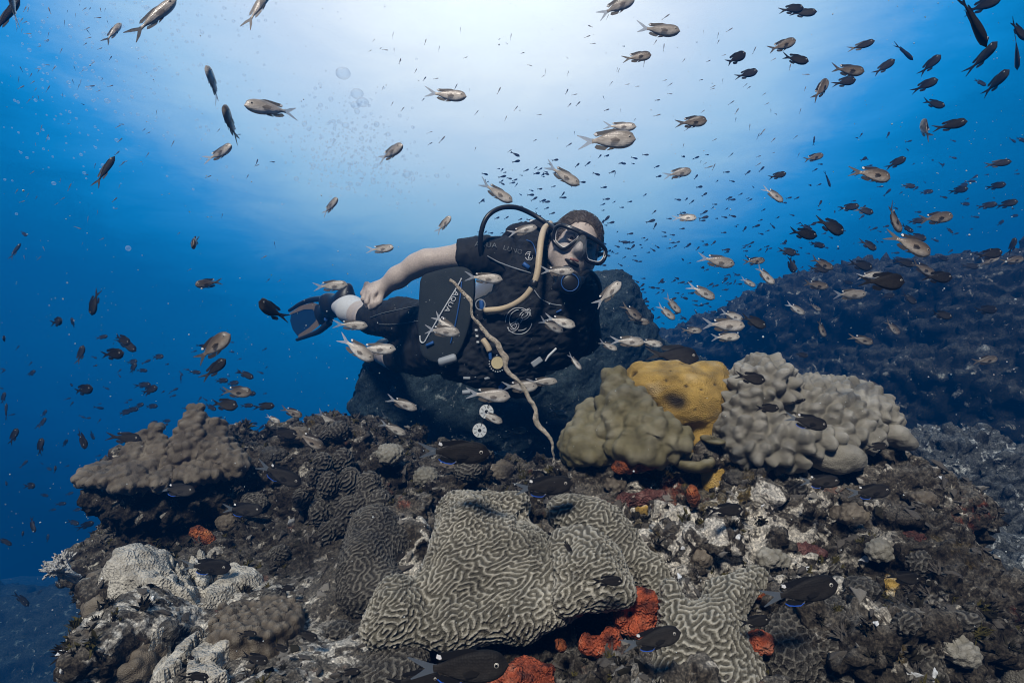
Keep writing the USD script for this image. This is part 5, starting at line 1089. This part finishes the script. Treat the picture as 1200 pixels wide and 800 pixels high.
# x, y, apparent length, heading in the picture (0 right, 90 up), turn toward (+) or away (-) from the viewer, kind: s silver, b brown, d dark, l slender silver, k slender dark, D large dark with pale tail; distance if it matters
FISH = '''14 3 42 75 30 s|7 20 52 62 -10 k|133 38 32 80 -30 l|181 20 66 56 -20 l|303 8 56 66 -15 l|251 99 26 88 55 s|270 145 25 75 60 b|258 180 38 20 25 s|123 200 40 72 -20 k|318 127 46 192 40 s
458 179 34 15 35 s|524 112 46 -6 5 s|724 7 44 24 0 s|772 36 50 -2 0 s|747 67 33 8 0 b|862 69 31 32 -10 d|875 87 22 5 25 d|811 143 34 2 5 b|727 149 36 -3 10 s|713 164 64 1 0 s
928 11 28 6 0 d|941 16 30 2 10 d|916 54 36 22 0 b|932 70 32 -8 0 d|1010 54 20 8 40 d|1060 61 31 -26 -20 k|1036 79 24 35 20 d|993 83 40 -3 0 b|990 96 24 6 10 d|962 105 34 52 -15 b|1090 76 21 48 35 d|1084 100 21 18 35 d|1094 122 26 -14 5 d|1083 151 30 66 -35 b|1114 147 22 2 45 d|1142 25 70 -38 -25 k|1152 6 22 0 50 d|1152 68 20 80 60 d|1149 97 15 -28 0 d|1167 97 17 70 60 d|1193 37 34 -28 -10 d|1192 62 36 -58 -30 k|1197 164 12 -20 0 d|1170 192 18 2 40 d|953 185 25 16 0 b|954 165 11 84 0 k|1050 191 21 28 20 d|1022 204 46 -12 -5 b
18 294 20 72 -20 k|28 274 9 -40 0 d|227 284 21 -35 55 b|244 332 19 200 50 b|110 355 30 254 -10 d|68 377 22 6 40 d|85 378 12 88 10 d|120 395 13 12 0 d|143 398 24 -22 10 d|5 397 12 10 50 d|318 364 22 125 60 d|387 242 27 34 30 s|447 292 31 4 20 s|520 263 25 46 10 s|582 226 42 -28 -10 s|388 335 38 4 -5 s|412 381 38 -4 0 s|568 326 42 -5 0 s|523 382 38 -42 5 s 1.3|519 388 40 -6 5 s 1.28|418 409 46 -36 -10 s|441 409 46 -1 0 s
613 270 34 12 0 s 1.6|660 206 44 -30 0 s|654 318 38 0 0 s 1.38|713 344 40 42 0 s|657 377 36 -18 0 s|646 382 32 -26 -15 s 1.5|795 203 31 10 0 s|803 255 26 -3 5 s|840 306 42 -12 0 s|884 306 24 4 5 b|823 342 34 -28 -5 s|788 357 28 -44 -10 s|781 366 26 -40 -5 s|741 366 28 -38 -10 b|749 376 24 -12 10 b|848 381 50 -3 0 s|850 395 34 1 0 s|858 370 28 -18 -10 s|884 377 30 -24 0 d|877 331 19 -30 0 s|896 323 32 -38 -10 s|811 387 22 -4 10 b|713 405 23 -26 -5 s|736 400 38 -4 0 s|763 402 28 -10 0 s|674 424 24 -52 -10 s|636 447 34 0 5 s|610 453 40 0 0 s|653 482 18 -10 0 s 2.2|657 487 18 -14 0 b 2.3
573 463 50 -5 0 s|576 489 28 -26 0 s 1.6|472 473 36 -22 0 s|461 502 32 -28 -5 s|384 492 30 -46 -20 s|342 483 26 -22 0 b|320 491 18 -26 0 s|310 476 24 4 0 d|363 516 36 -30 -5 b|534 530 80 -2 0 D|522 545 24 -4 0 b|587 531 18 4 10 s|333 508 32 -6 0 d|328 556 54 -26 -5 D|606 505 22 6 0 b 2.2
911 206 20 14 10 d|907 228 28 -38 -5 s|970 210 20 -72 0 k|995 243 16 0 40 d|1013 247 20 -18 10 d|1065 218 13 -14 20 d|1086 225 11 0 30 d|1123 223 12 0 50 d|1129 217 11 12 0 d|1131 239 11 -6 0 d|1157 241 15 6 35 d|1167 218 12 0 50 d|1180 239 13 10 50 d|1189 253 9 10 0 d|1173 261 9 40 0 d|974 265 36 -26 -10 d|1047 257 38 -50 -15 b|1063 268 17 -30 0 d|1096 256 42 8 0 b|1074 259 14 0 30 d|1113 270 10 -40 0 d|941 274 34 -10 0 d|945 267 16 -30 0 d|958 287 18 -12 0 d|1067 286 52 -29 0 b|1075 278 22 -12 0 d|1018 287 22 -30 -5 d|923 295 20 -16 10 d|928 310 20 -70 0 d|963 309 29 -25 0 b|960 315 24 -6 0 d|1009 311 28 -14 0 d|1020 323 28 4 0 s|1036 330 48 -2 0 d|995 345 40 0 0 s|956 334 30 -10 0 b|1060 308 24 -12 0 d|1081 315 32 -26 0 b|1104 303 16 -12 0 d|1099 325 34 -2 0 d|1160 298 30 10 0 d|1159 306 18 30 30 b|1137 312 16 -10 20 d|1187 305 26 8 0 b|1187 288 20 72 0 d|993 331 14 -10 0 d|933 362 23 -34 0 s|955 360 16 -30 0 b|962 385 24 -56 -15 b|1103 369 26 -12 0 d|1041 347 16 10 0 d|1066 350 20 -36 0 d|1156 363 26 0 0 d|1046 384 22 -46 0 b|1010 398 26 -18 5 b|1155 422 28 8 0 b|1078 363 12 0 30 d|940 416 14 -10 0 d|1022 450 18 -30 0 b
132 415 32 3 15 d|149 404 26 -36 0 d|95 415 22 76 0 d|37 437 11 32 0 d|155 424 14 10 10 d|156 431 14 60 0 d|185 418 14 4 0 d|167 434 12 -4 0 d|83 451 8 0 30 d|97 457 28 10 10 d|168 451 18 4 0 d|175 457 21 20 0 d|249 407 52 36 0 b|252 432 34 42 0 d|229 436 13 -6 0 d|212 443 11 88 0 k|260 446 15 4 0 d|273 449 14 10 0 d|288 439 20 -24 0 d|277 459 36 -4 0 b|292 461 16 0 0 d|263 474 32 -7 0 d|247 477 14 -30 0 d|290 475 14 2 0 d|146 483 15 12 0 d|155 480 15 10 0 d|163 475 12 20 0 d|178 476 14 4 0 d|4 466 14 74 0 d|7 482 20 86 0 k|52 484 10 52 0 d|50 495 14 56 0 d|16 511 21 62 0 d|47 523 21 74 0 d|76 519 11 50 0 d|96 515 28 -34 30 d|108 510 11 -64 0 d|147 513 36 -6 0 d|57 549 8 -20 0 d|64 549 12 20 40 d|36 569 18 8 30 d|7 566 10 0 40 d|52 580 10 -10 0 d|82 578 9 20 0 d|72 590 12 4 0 d|90 597 10 10 0 d|62 597 8 10 0 d|181 494 8 0 0 d|195 493 10 4 0 d|6 634 18 -30 0 d|26 626 12 40 30 d|38 615 18 -70 0 d|56 630 10 80 0 d|86 612 14 -16 0 d|101 615 20 20 0 d|26 702 22 -46 0 d|46 694 9 40 0 d
208 574 42 -5 0 D|285 597 46 -3 0 D|243 664 56 -2 0 D|152 573 26 -60 0 d|291 742 21 -4 0 d .93|299 772 32 -10 0 d .85|229 792 32 -4 0 d|360 745 26 -14 0 d|328 759 20 -14 0 d|222 770 12 -10 0 d|336 689 21 2 0 d|252 662 22 -20 0 d|410 787 24 6 0 d
638 570 66 6 0 D|712 680 36 -4 0 d .80|765 749 68 14 0 D .72|540 782 112 3 0 D .58|488 796 60 2 0 d .74|940 693 86 12 0 D .72|885 728 34 8 0 d .80|1060 677 36 -6 0 d .84|850 597 42 0 0 d .95|1020 576 48 4 0 D .98|962 564 44 0 0 D .98|880 443 34 -12 0 d 1.0|899 478 28 -2 0 d 1.0|946 494 48 -14 0 D 1.0|1028 523 24 4 0 d 1.0|790 417 58 -6 0 d 1.5|936 470 10 40 60 k 1.05|468 653 20 50 0 d .95|665 640 16 -60 0 d .80'''
KIND = {'s': 'silver_fish_', 'b': 'brown_fish_', 'd': 'dark_fish_', 'l': 'slender_fish', 'k': 'slender_dark_fish', 'D': 'deep_fish'}
LEN = {'s': .085, 'b': .085, 'd': .080, 'l': .12, 'k': .12, 'D': .105}
TONE = {'s': 'silvery tan', 'b': 'brown-grey', 'd': 'dark', 'l': 'slim silvery', 'k': 'slim dark', 'D': 'dark pale-tailed'}
ZONES = [  # (x0, y0, x1, y1, where it is)
    (0, 0, 30, 60, 'in the top left corner'), (0, 0, 210, 215, 'in the upper left water'), (210, 0, 345, 200, 'in the bright water upper left'), (345, 60, 600, 200, 'near the bubbles'), (600, 0, 840, 180, 'in the brightest water'),
    (840, 0, 1005, 112, 'in the upper right water'), (1005, 0, 1120, 170, 'high at the right'), (1120, 0, 1200, 210, 'in the top right corner'), (900, 112, 1060, 235, 'high above the reef wall'),
    (0, 215, 330, 400, 'in the open blue left of the diver'), (330, 300, 480, 430, "at the diver's legs and fin"), (345, 200, 560, 300, "above the diver's arm"), (560, 190, 700, 290, "above the diver's head"), (480, 300, 700, 400, "in front of the diver's vest"),
    (590, 400, 690, 470, 'beside the whip coral'), (440, 430, 640, 515, 'by the dark rock under the diver'), (480, 515, 700, 590, 'behind the folded brain coral'),
    (700, 180, 860, 320, "right of the diver's head"), (690, 320, 800, 412, "right of the diver's shoulder"), (800, 320, 925, 412, 'above the big lumpy dome'), (690, 412, 860, 470, 'above the yellow sponge'), (860, 412, 1060, 545, 'over the big lumpy dome'),
    (860, 180, 990, 412, 'left of the right reef wall'), (990, 200, 1090, 295, 'above the wall crest'), (1090, 200, 1200, 295, 'right edge above the wall'), (925, 295, 1090, 412, 'before the right reef wall'), (1060, 290, 1200, 480, 'far right by the wall'),
    (800, 545, 1100, 620, 'under the big lumpy dome'), (860, 620, 1120, 760, 'over the honeycomb coral'), (690, 640, 860, 770, 'beside the ridged brain coral'), (430, 600, 690, 800, 'by the folded brain coral'),
    (0, 400, 70, 480, 'at the left edge'), (0, 480, 120, 610, 'left of the ledge'), (0, 600, 130, 720, 'low at the left'), (70, 400, 215, 500, 'above the left end of the ledge'), (215, 400, 345, 500, 'above the cone of the left ledge'), (120, 500, 345, 680, 'in front of the left ledge'),
    (345, 430, 440, 540, 'over the wrinkled knobs'), (120, 680, 430, 800, 'on the left shelf')]
def zone(x, y):
    for x0, y0, x1, y1, w in ZONES:
        if x0 <= x < x1 and y0 <= y < y1: return w
    return 'over the reef'
def heading(a, yaw):
    a = (a + 180) % 360 - 180
    if abs(yaw) >= 45: return 'facing the camera'
    for lo_, hi_, w in ((-20, 20, 'heading right'), (20, 66, 'angled up right'), (66, 114, 'pointing up'), (114, 160, 'angled up left'), (-66, -20, 'angled down right'), (-120, -66, 'pointing down')):
        if lo_ <= a < hi_: return w
    return 'heading left'
rng = np.random.default_rng(404); recs = []
for row in FISH.replace('\n', '|').split('|'):
    q = row.split()
    if len(q) < 6: continue
    x, y, L, a, yaw = map(float, q[:5]); k = q[5]; real = LEN[k] * rng.uniform(.88, 1.12)
    app = max(.45, math.cos(math.radians(yaw)))
    d = float(q[6]) if len(q) > 6 else real * app * F / L
    if len(q) <= 6:
        dist, j = reef_pix.query([x, y], k=8)
        if dist[0] < 5: d = min(d, rv1[_vis[j], 1].min() - .07)
        if x > 760 and y > 285: d = min(d, 3.5)
        if x > 640 and y > 400: d = min(d, 2.6)
        if 430 < x < 720 and 260 < y < 470: d = min(d, 1.55)
        if y > 470 and d > 2.3 and x > 330: d = 2.3
    recs.append([x, y, L, a, yaw, k, d, L * d / F / app])
# wording that singles each one out
def size_word(L): return 'big' if L >= 48 else 'mid-sized' if L >= 30 else 'small' if L >= 16 else 'tiny'
base = [f"{size_word(r[2])} {TONE[r[5]]} fish {heading(r[3], r[4])} {zone(r[0], r[1])}" for r in recs]
same = {}
for i, b_ in enumerate(base): same.setdefault(b_, []).append(i)
ORD = ['leftmost', 'second from left', 'third from left', 'fourth from left', 'fifth from left', 'sixth from left', 'seventh from left', 'eighth from left', 'ninth from left', 'tenth from left']
lab = list(base)
for b_, ii_ in same.items():
    if len(ii_) == 1: continue
    ii_ = sorted(ii_, key=lambda i: recs[i][0])
    if len(ii_) == 2:
        A, B_ = ii_
        if abs(recs[A][1] - recs[B_][1]) > abs(recs[A][0] - recs[B_][0]):
            A, B_ = (A, B_) if recs[A][1] < recs[B_][1] else (B_, A); lab[A], lab[B_] = b_ + ', upper one', b_ + ', lower one'
        else: lab[A], lab[B_] = b_ + ', left one', b_ + ', right one'
    else:
        for r_, i in enumerate(ii_): lab[i] = f'{b_}, ' + ('rightmost' if r_ == len(ii_) - 1 else ORD[r_])
GROUP = {'s': 'silvery fish of the shoal', 'b': 'brown fish of the shoal', 'd': 'dark fish of the shoal', 'l': 'slim fish near the surface', 'k': 'slim fish near the surface', 'D': 'pale-tailed dark fish close to the reef'}
for i, (x, y, L, a, yaw, k, d, real) in enumerate(recs):
    key = KIND[k] + (('a', 'b', 'c')[rng.integers(3)] if k in 'sbd' else '')
    al, ya = math.radians(a), math.radians(yaw)
    h = np.array([math.cos(ya) * math.cos(al), -math.sin(ya), math.cos(ya) * math.sin(al)])
    up = np.array([0, 0, 1.0]) + rng.normal(0, .10, 3) + (.45 * np.array([-1, 0, 0]) if abs(h[2]) > .85 else 0); up -= h * (up @ h); up /= np.linalg.norm(up); s = np.cross(up, h)
    p_ = P(x, y, d); sc = real
    X = UsdGeom.Xform.Define(stage, numbered('/World', 'slim_fish' if k in 'lk' else 'damselfish'))
    X.AddTransformOp().Set(Gf.Matrix4d(*(h * sc), 0, *(s * sc), 0, *(up * sc), 0, *map(float, p_), 1))
    pr = X.GetPrim(); pr.GetReferences().AddInternalReference(PROTO[key]); pr.SetInstanceable(True)
    tag(pr, lab[i], 'fish', GROUP[k])

# the hundreds of tiny ones farther off: one school
def school(name, n, boxes, label, proto, lo, hi, mean, spread, seed, slim=1.0):
    rng = np.random.default_rng(seed); pi = UsdGeom.PointInstancer.Define(stage, '/World/' + name); pts, qs, sc = [], [], []
    tot = sum(b[4] for b in boxes)
    for x0, y0, x1, y1, w in boxes:
        for _ in range(int(n * w / tot)):
            d = rng.uniform(lo, hi); pts.append(P(rng.uniform(x0, x1), rng.uniform(y0, y1), d))
            a = math.radians(rng.normal(mean, spread)); yaw = rng.normal(0, .45)
            h = np.array([math.cos(yaw) * math.cos(a), math.sin(yaw), math.cos(yaw) * math.sin(a)]); up = np.array([0, 0.1, 1.0]); up -= h * (h @ up); up /= np.linalg.norm(up) + 1e-9
            Rm = Gf.Matrix3d(*h, *np.cross(up, h), *up); q = Rm.ExtractRotation().GetQuat(); qs.append(Gf.Quath(float(q.GetReal()), *map(float, q.GetImaginary())))
            sc.append((s_ := rng.uniform(.055, .10), s_ * slim, s_ * slim))
    ms = [usdkit.mesh(stage, f'/World/{name}/fish', cat_mesh([fish_body(.32, .13, 0, 9, 8), flat([(-.27, .03), (-.5, .13), (-.41, 0), (-.5, -.13), (-.27, -.03)], .012)]), M[proto], smooth=50)]
    pi.CreatePrototypesRel().SetTargets([m.GetPath() for m in ms]); pi.CreateProtoIndicesAttr(Vt.IntArray([0] * len(pts)))
    pi.CreatePositionsAttr(Vt.Vec3fArray.FromNumpy(np.array(pts, np.float32))); pi.CreateScalesAttr(Vt.Vec3fArray.FromNumpy(np.array(sc, np.float32))); pi.CreateOrientationsAttr(Vt.QuathArray(qs))
    tag(pi, label, 'fish', kind='stuff')
school('far_fish', 560, [(1000, 150, 1200, 320, 16), (0, 400, 330, 560, 14), (600, 180, 900, 300, 34), (700, 280, 900, 380, 40), (560, 195, 640, 300, 12), (860, 230, 1000, 400, 14), (880, 190, 1150, 300, 8), (300, 500, 420, 540, 5), (120, 400, 330, 470, 4)], 'distant shoal of tiny fish in the blue water behind the diver', 'fish_dark', 5.0, 9.0, 12, 24, 5)
school('far_slender_fish', 240, [(15, 5, 130, 120, 26), (30, 110, 150, 250, 12), (140, 130, 330, 200, 6), (430, 30, 620, 180, 18), (620, 20, 900, 180, 26), (800, 20, 960, 200, 18), (0, 200, 120, 330, 6), (200, 180, 330, 330, 5)], 'distant slim fish scattered in the bright water near the surface', 'fish_brown', 5.5, 9.0, 50, 30, 6, .55)

# ---------------------------------------------------------------- bubbles and drifting specks
mat('bubble', {'f': ('layer_weight', {'blend': .18}), 's': ('math', {'math_type': 'multiply_add', 'value2': .6, 'value3': .10}), 't': ('transparent_bsdf', {'color': (.99, .995, 1.0)}), 'd': ('translucent_bsdf', {'color': (.8, .9, 1.0)}), 'g': ('principled_bsdf', {'base_color': (.8, .88, .95), 'roughness': .08, 'specular_ior_level': .8}), 'a': ('mix_closure', {'fac': .5}), 'm': ('mix_closure', {})}, [('f.facing', 's.value1'), ('s.value', 'm.fac'), ('d.BSDF', 'a.closure1'), ('g.BSDF', 'a.closure2'), ('t.BSDF', 'm.closure1'), ('a.closure', 'm.closure2')], surface='m.closure')
ico = trimesh.creation.icosphere(3, 1.0)
for x, y, r, l_ in [(402, 86, 8.2, 'biggest air bubble, highest of the cluster'), (418.5, 110, 7, 'round air bubble just below the biggest one'), (425, 120, 6.6, 'air bubble at the lower right of the cluster'), (416.5, 123.5, 5, 'small flattened air bubble at the bottom of the cluster'), (405, 147, 4, 'small air bubble above the fine bubble cloud')]:
    d = 2.6; v = ico.vertices * (1.05, 1, .82); v = v * (1 + .12 * fbm(v * 1.3 + x, 2, 3))[:, None] * px(r, d)
    X = emit('air_bubble', (v + P(x, y, d), ico.faces), 'bubble', label=l_, cat='bubble')
rng = np.random.default_rng(31); bp, br = [], []
for cx, cy, sx, sy, n in [(395, 165, 34, 26, 420), (430, 180, 30, 22, 180), (460, 215, 40, 16, 70), (480, 205, 10, 5, 14), (180, 70, 80, 60, 320), (200, 20, 70, 20, 160), (70, 120, 50, 70, 120)]:
    for _ in range(n): d = rng.uniform(2.3, 3.1); bp.append(P(cx + rng.normal(0, sx), cy + rng.normal(0, sy), d)); br.append(px(rng.lognormal(-.05, .45), d))
def dots(name, pts, rad, mt, label, cat, sub=1):
    pi = UsdGeom.PointInstancer.Define(stage, '/World/' + name); s = trimesh.creation.icosphere(sub, 1.0)
    m = usdkit.mesh(stage, f'/World/{name}/piece', (s.vertices, s.faces), M[mt], smooth=True); pi.CreatePrototypesRel().SetTargets([m.GetPath()]); n = len(pts)
    pi.CreateProtoIndicesAttr(Vt.IntArray([0] * n)); pi.CreatePositionsAttr(Vt.Vec3fArray.FromNumpy(np.array(pts, np.float32))); pi.CreateScalesAttr(Vt.Vec3fArray.FromNumpy(np.repeat(np.array(rad, np.float32)[:, None], 3, 1)))
    tag(pi, label, cat, kind='stuff')
dots('fine_bubbles', bp, br, 'bubble', 'cloud of fine bubbles rising left of the diver', 'bubbles', 2)
simple('speck', (.55, .60, .62), .7, .3)
n = 2600; d = rng.uniform(.5, 2.8, n); xs, ys = rng.uniform(0, 1200, n), rng.uniform(0, 800, n); w = rng.random(n) < np.where((ys < 330) & (xs < 1000), .35, 1.0)
pts = [P(*q) for q in zip(xs[w], ys[w], d[w])]; dots('drifting_specks', pts, [px(min(1.3, v), q[1]) for v, q in zip(rng.lognormal(-1.05, .45, len(pts)), pts)], 'speck', 'pale specks drifting everywhere in the water', 'specks', 1)
# ---------------------------------------------------------------- the water itself: fades and blues what lies farther off
WATER = usdkit.material(stage, '/World/Looks/water_haze', {'v': ('principled_volume', {'color': (.002, .052, .155), 'density': 0.20, 'absorption_color': (.33, .56, .663), 'anisotropy': 0.35})}, surface=None, volume='v.volume')
HB = trimesh.creation.box(bounds=[[-16, -4, -9.0], [17.8, 17.5, 2.3]])
M['water_haze'] = WATER
emit('haze', tm(HB), 'water_haze', smooth=False, kind='stuff')
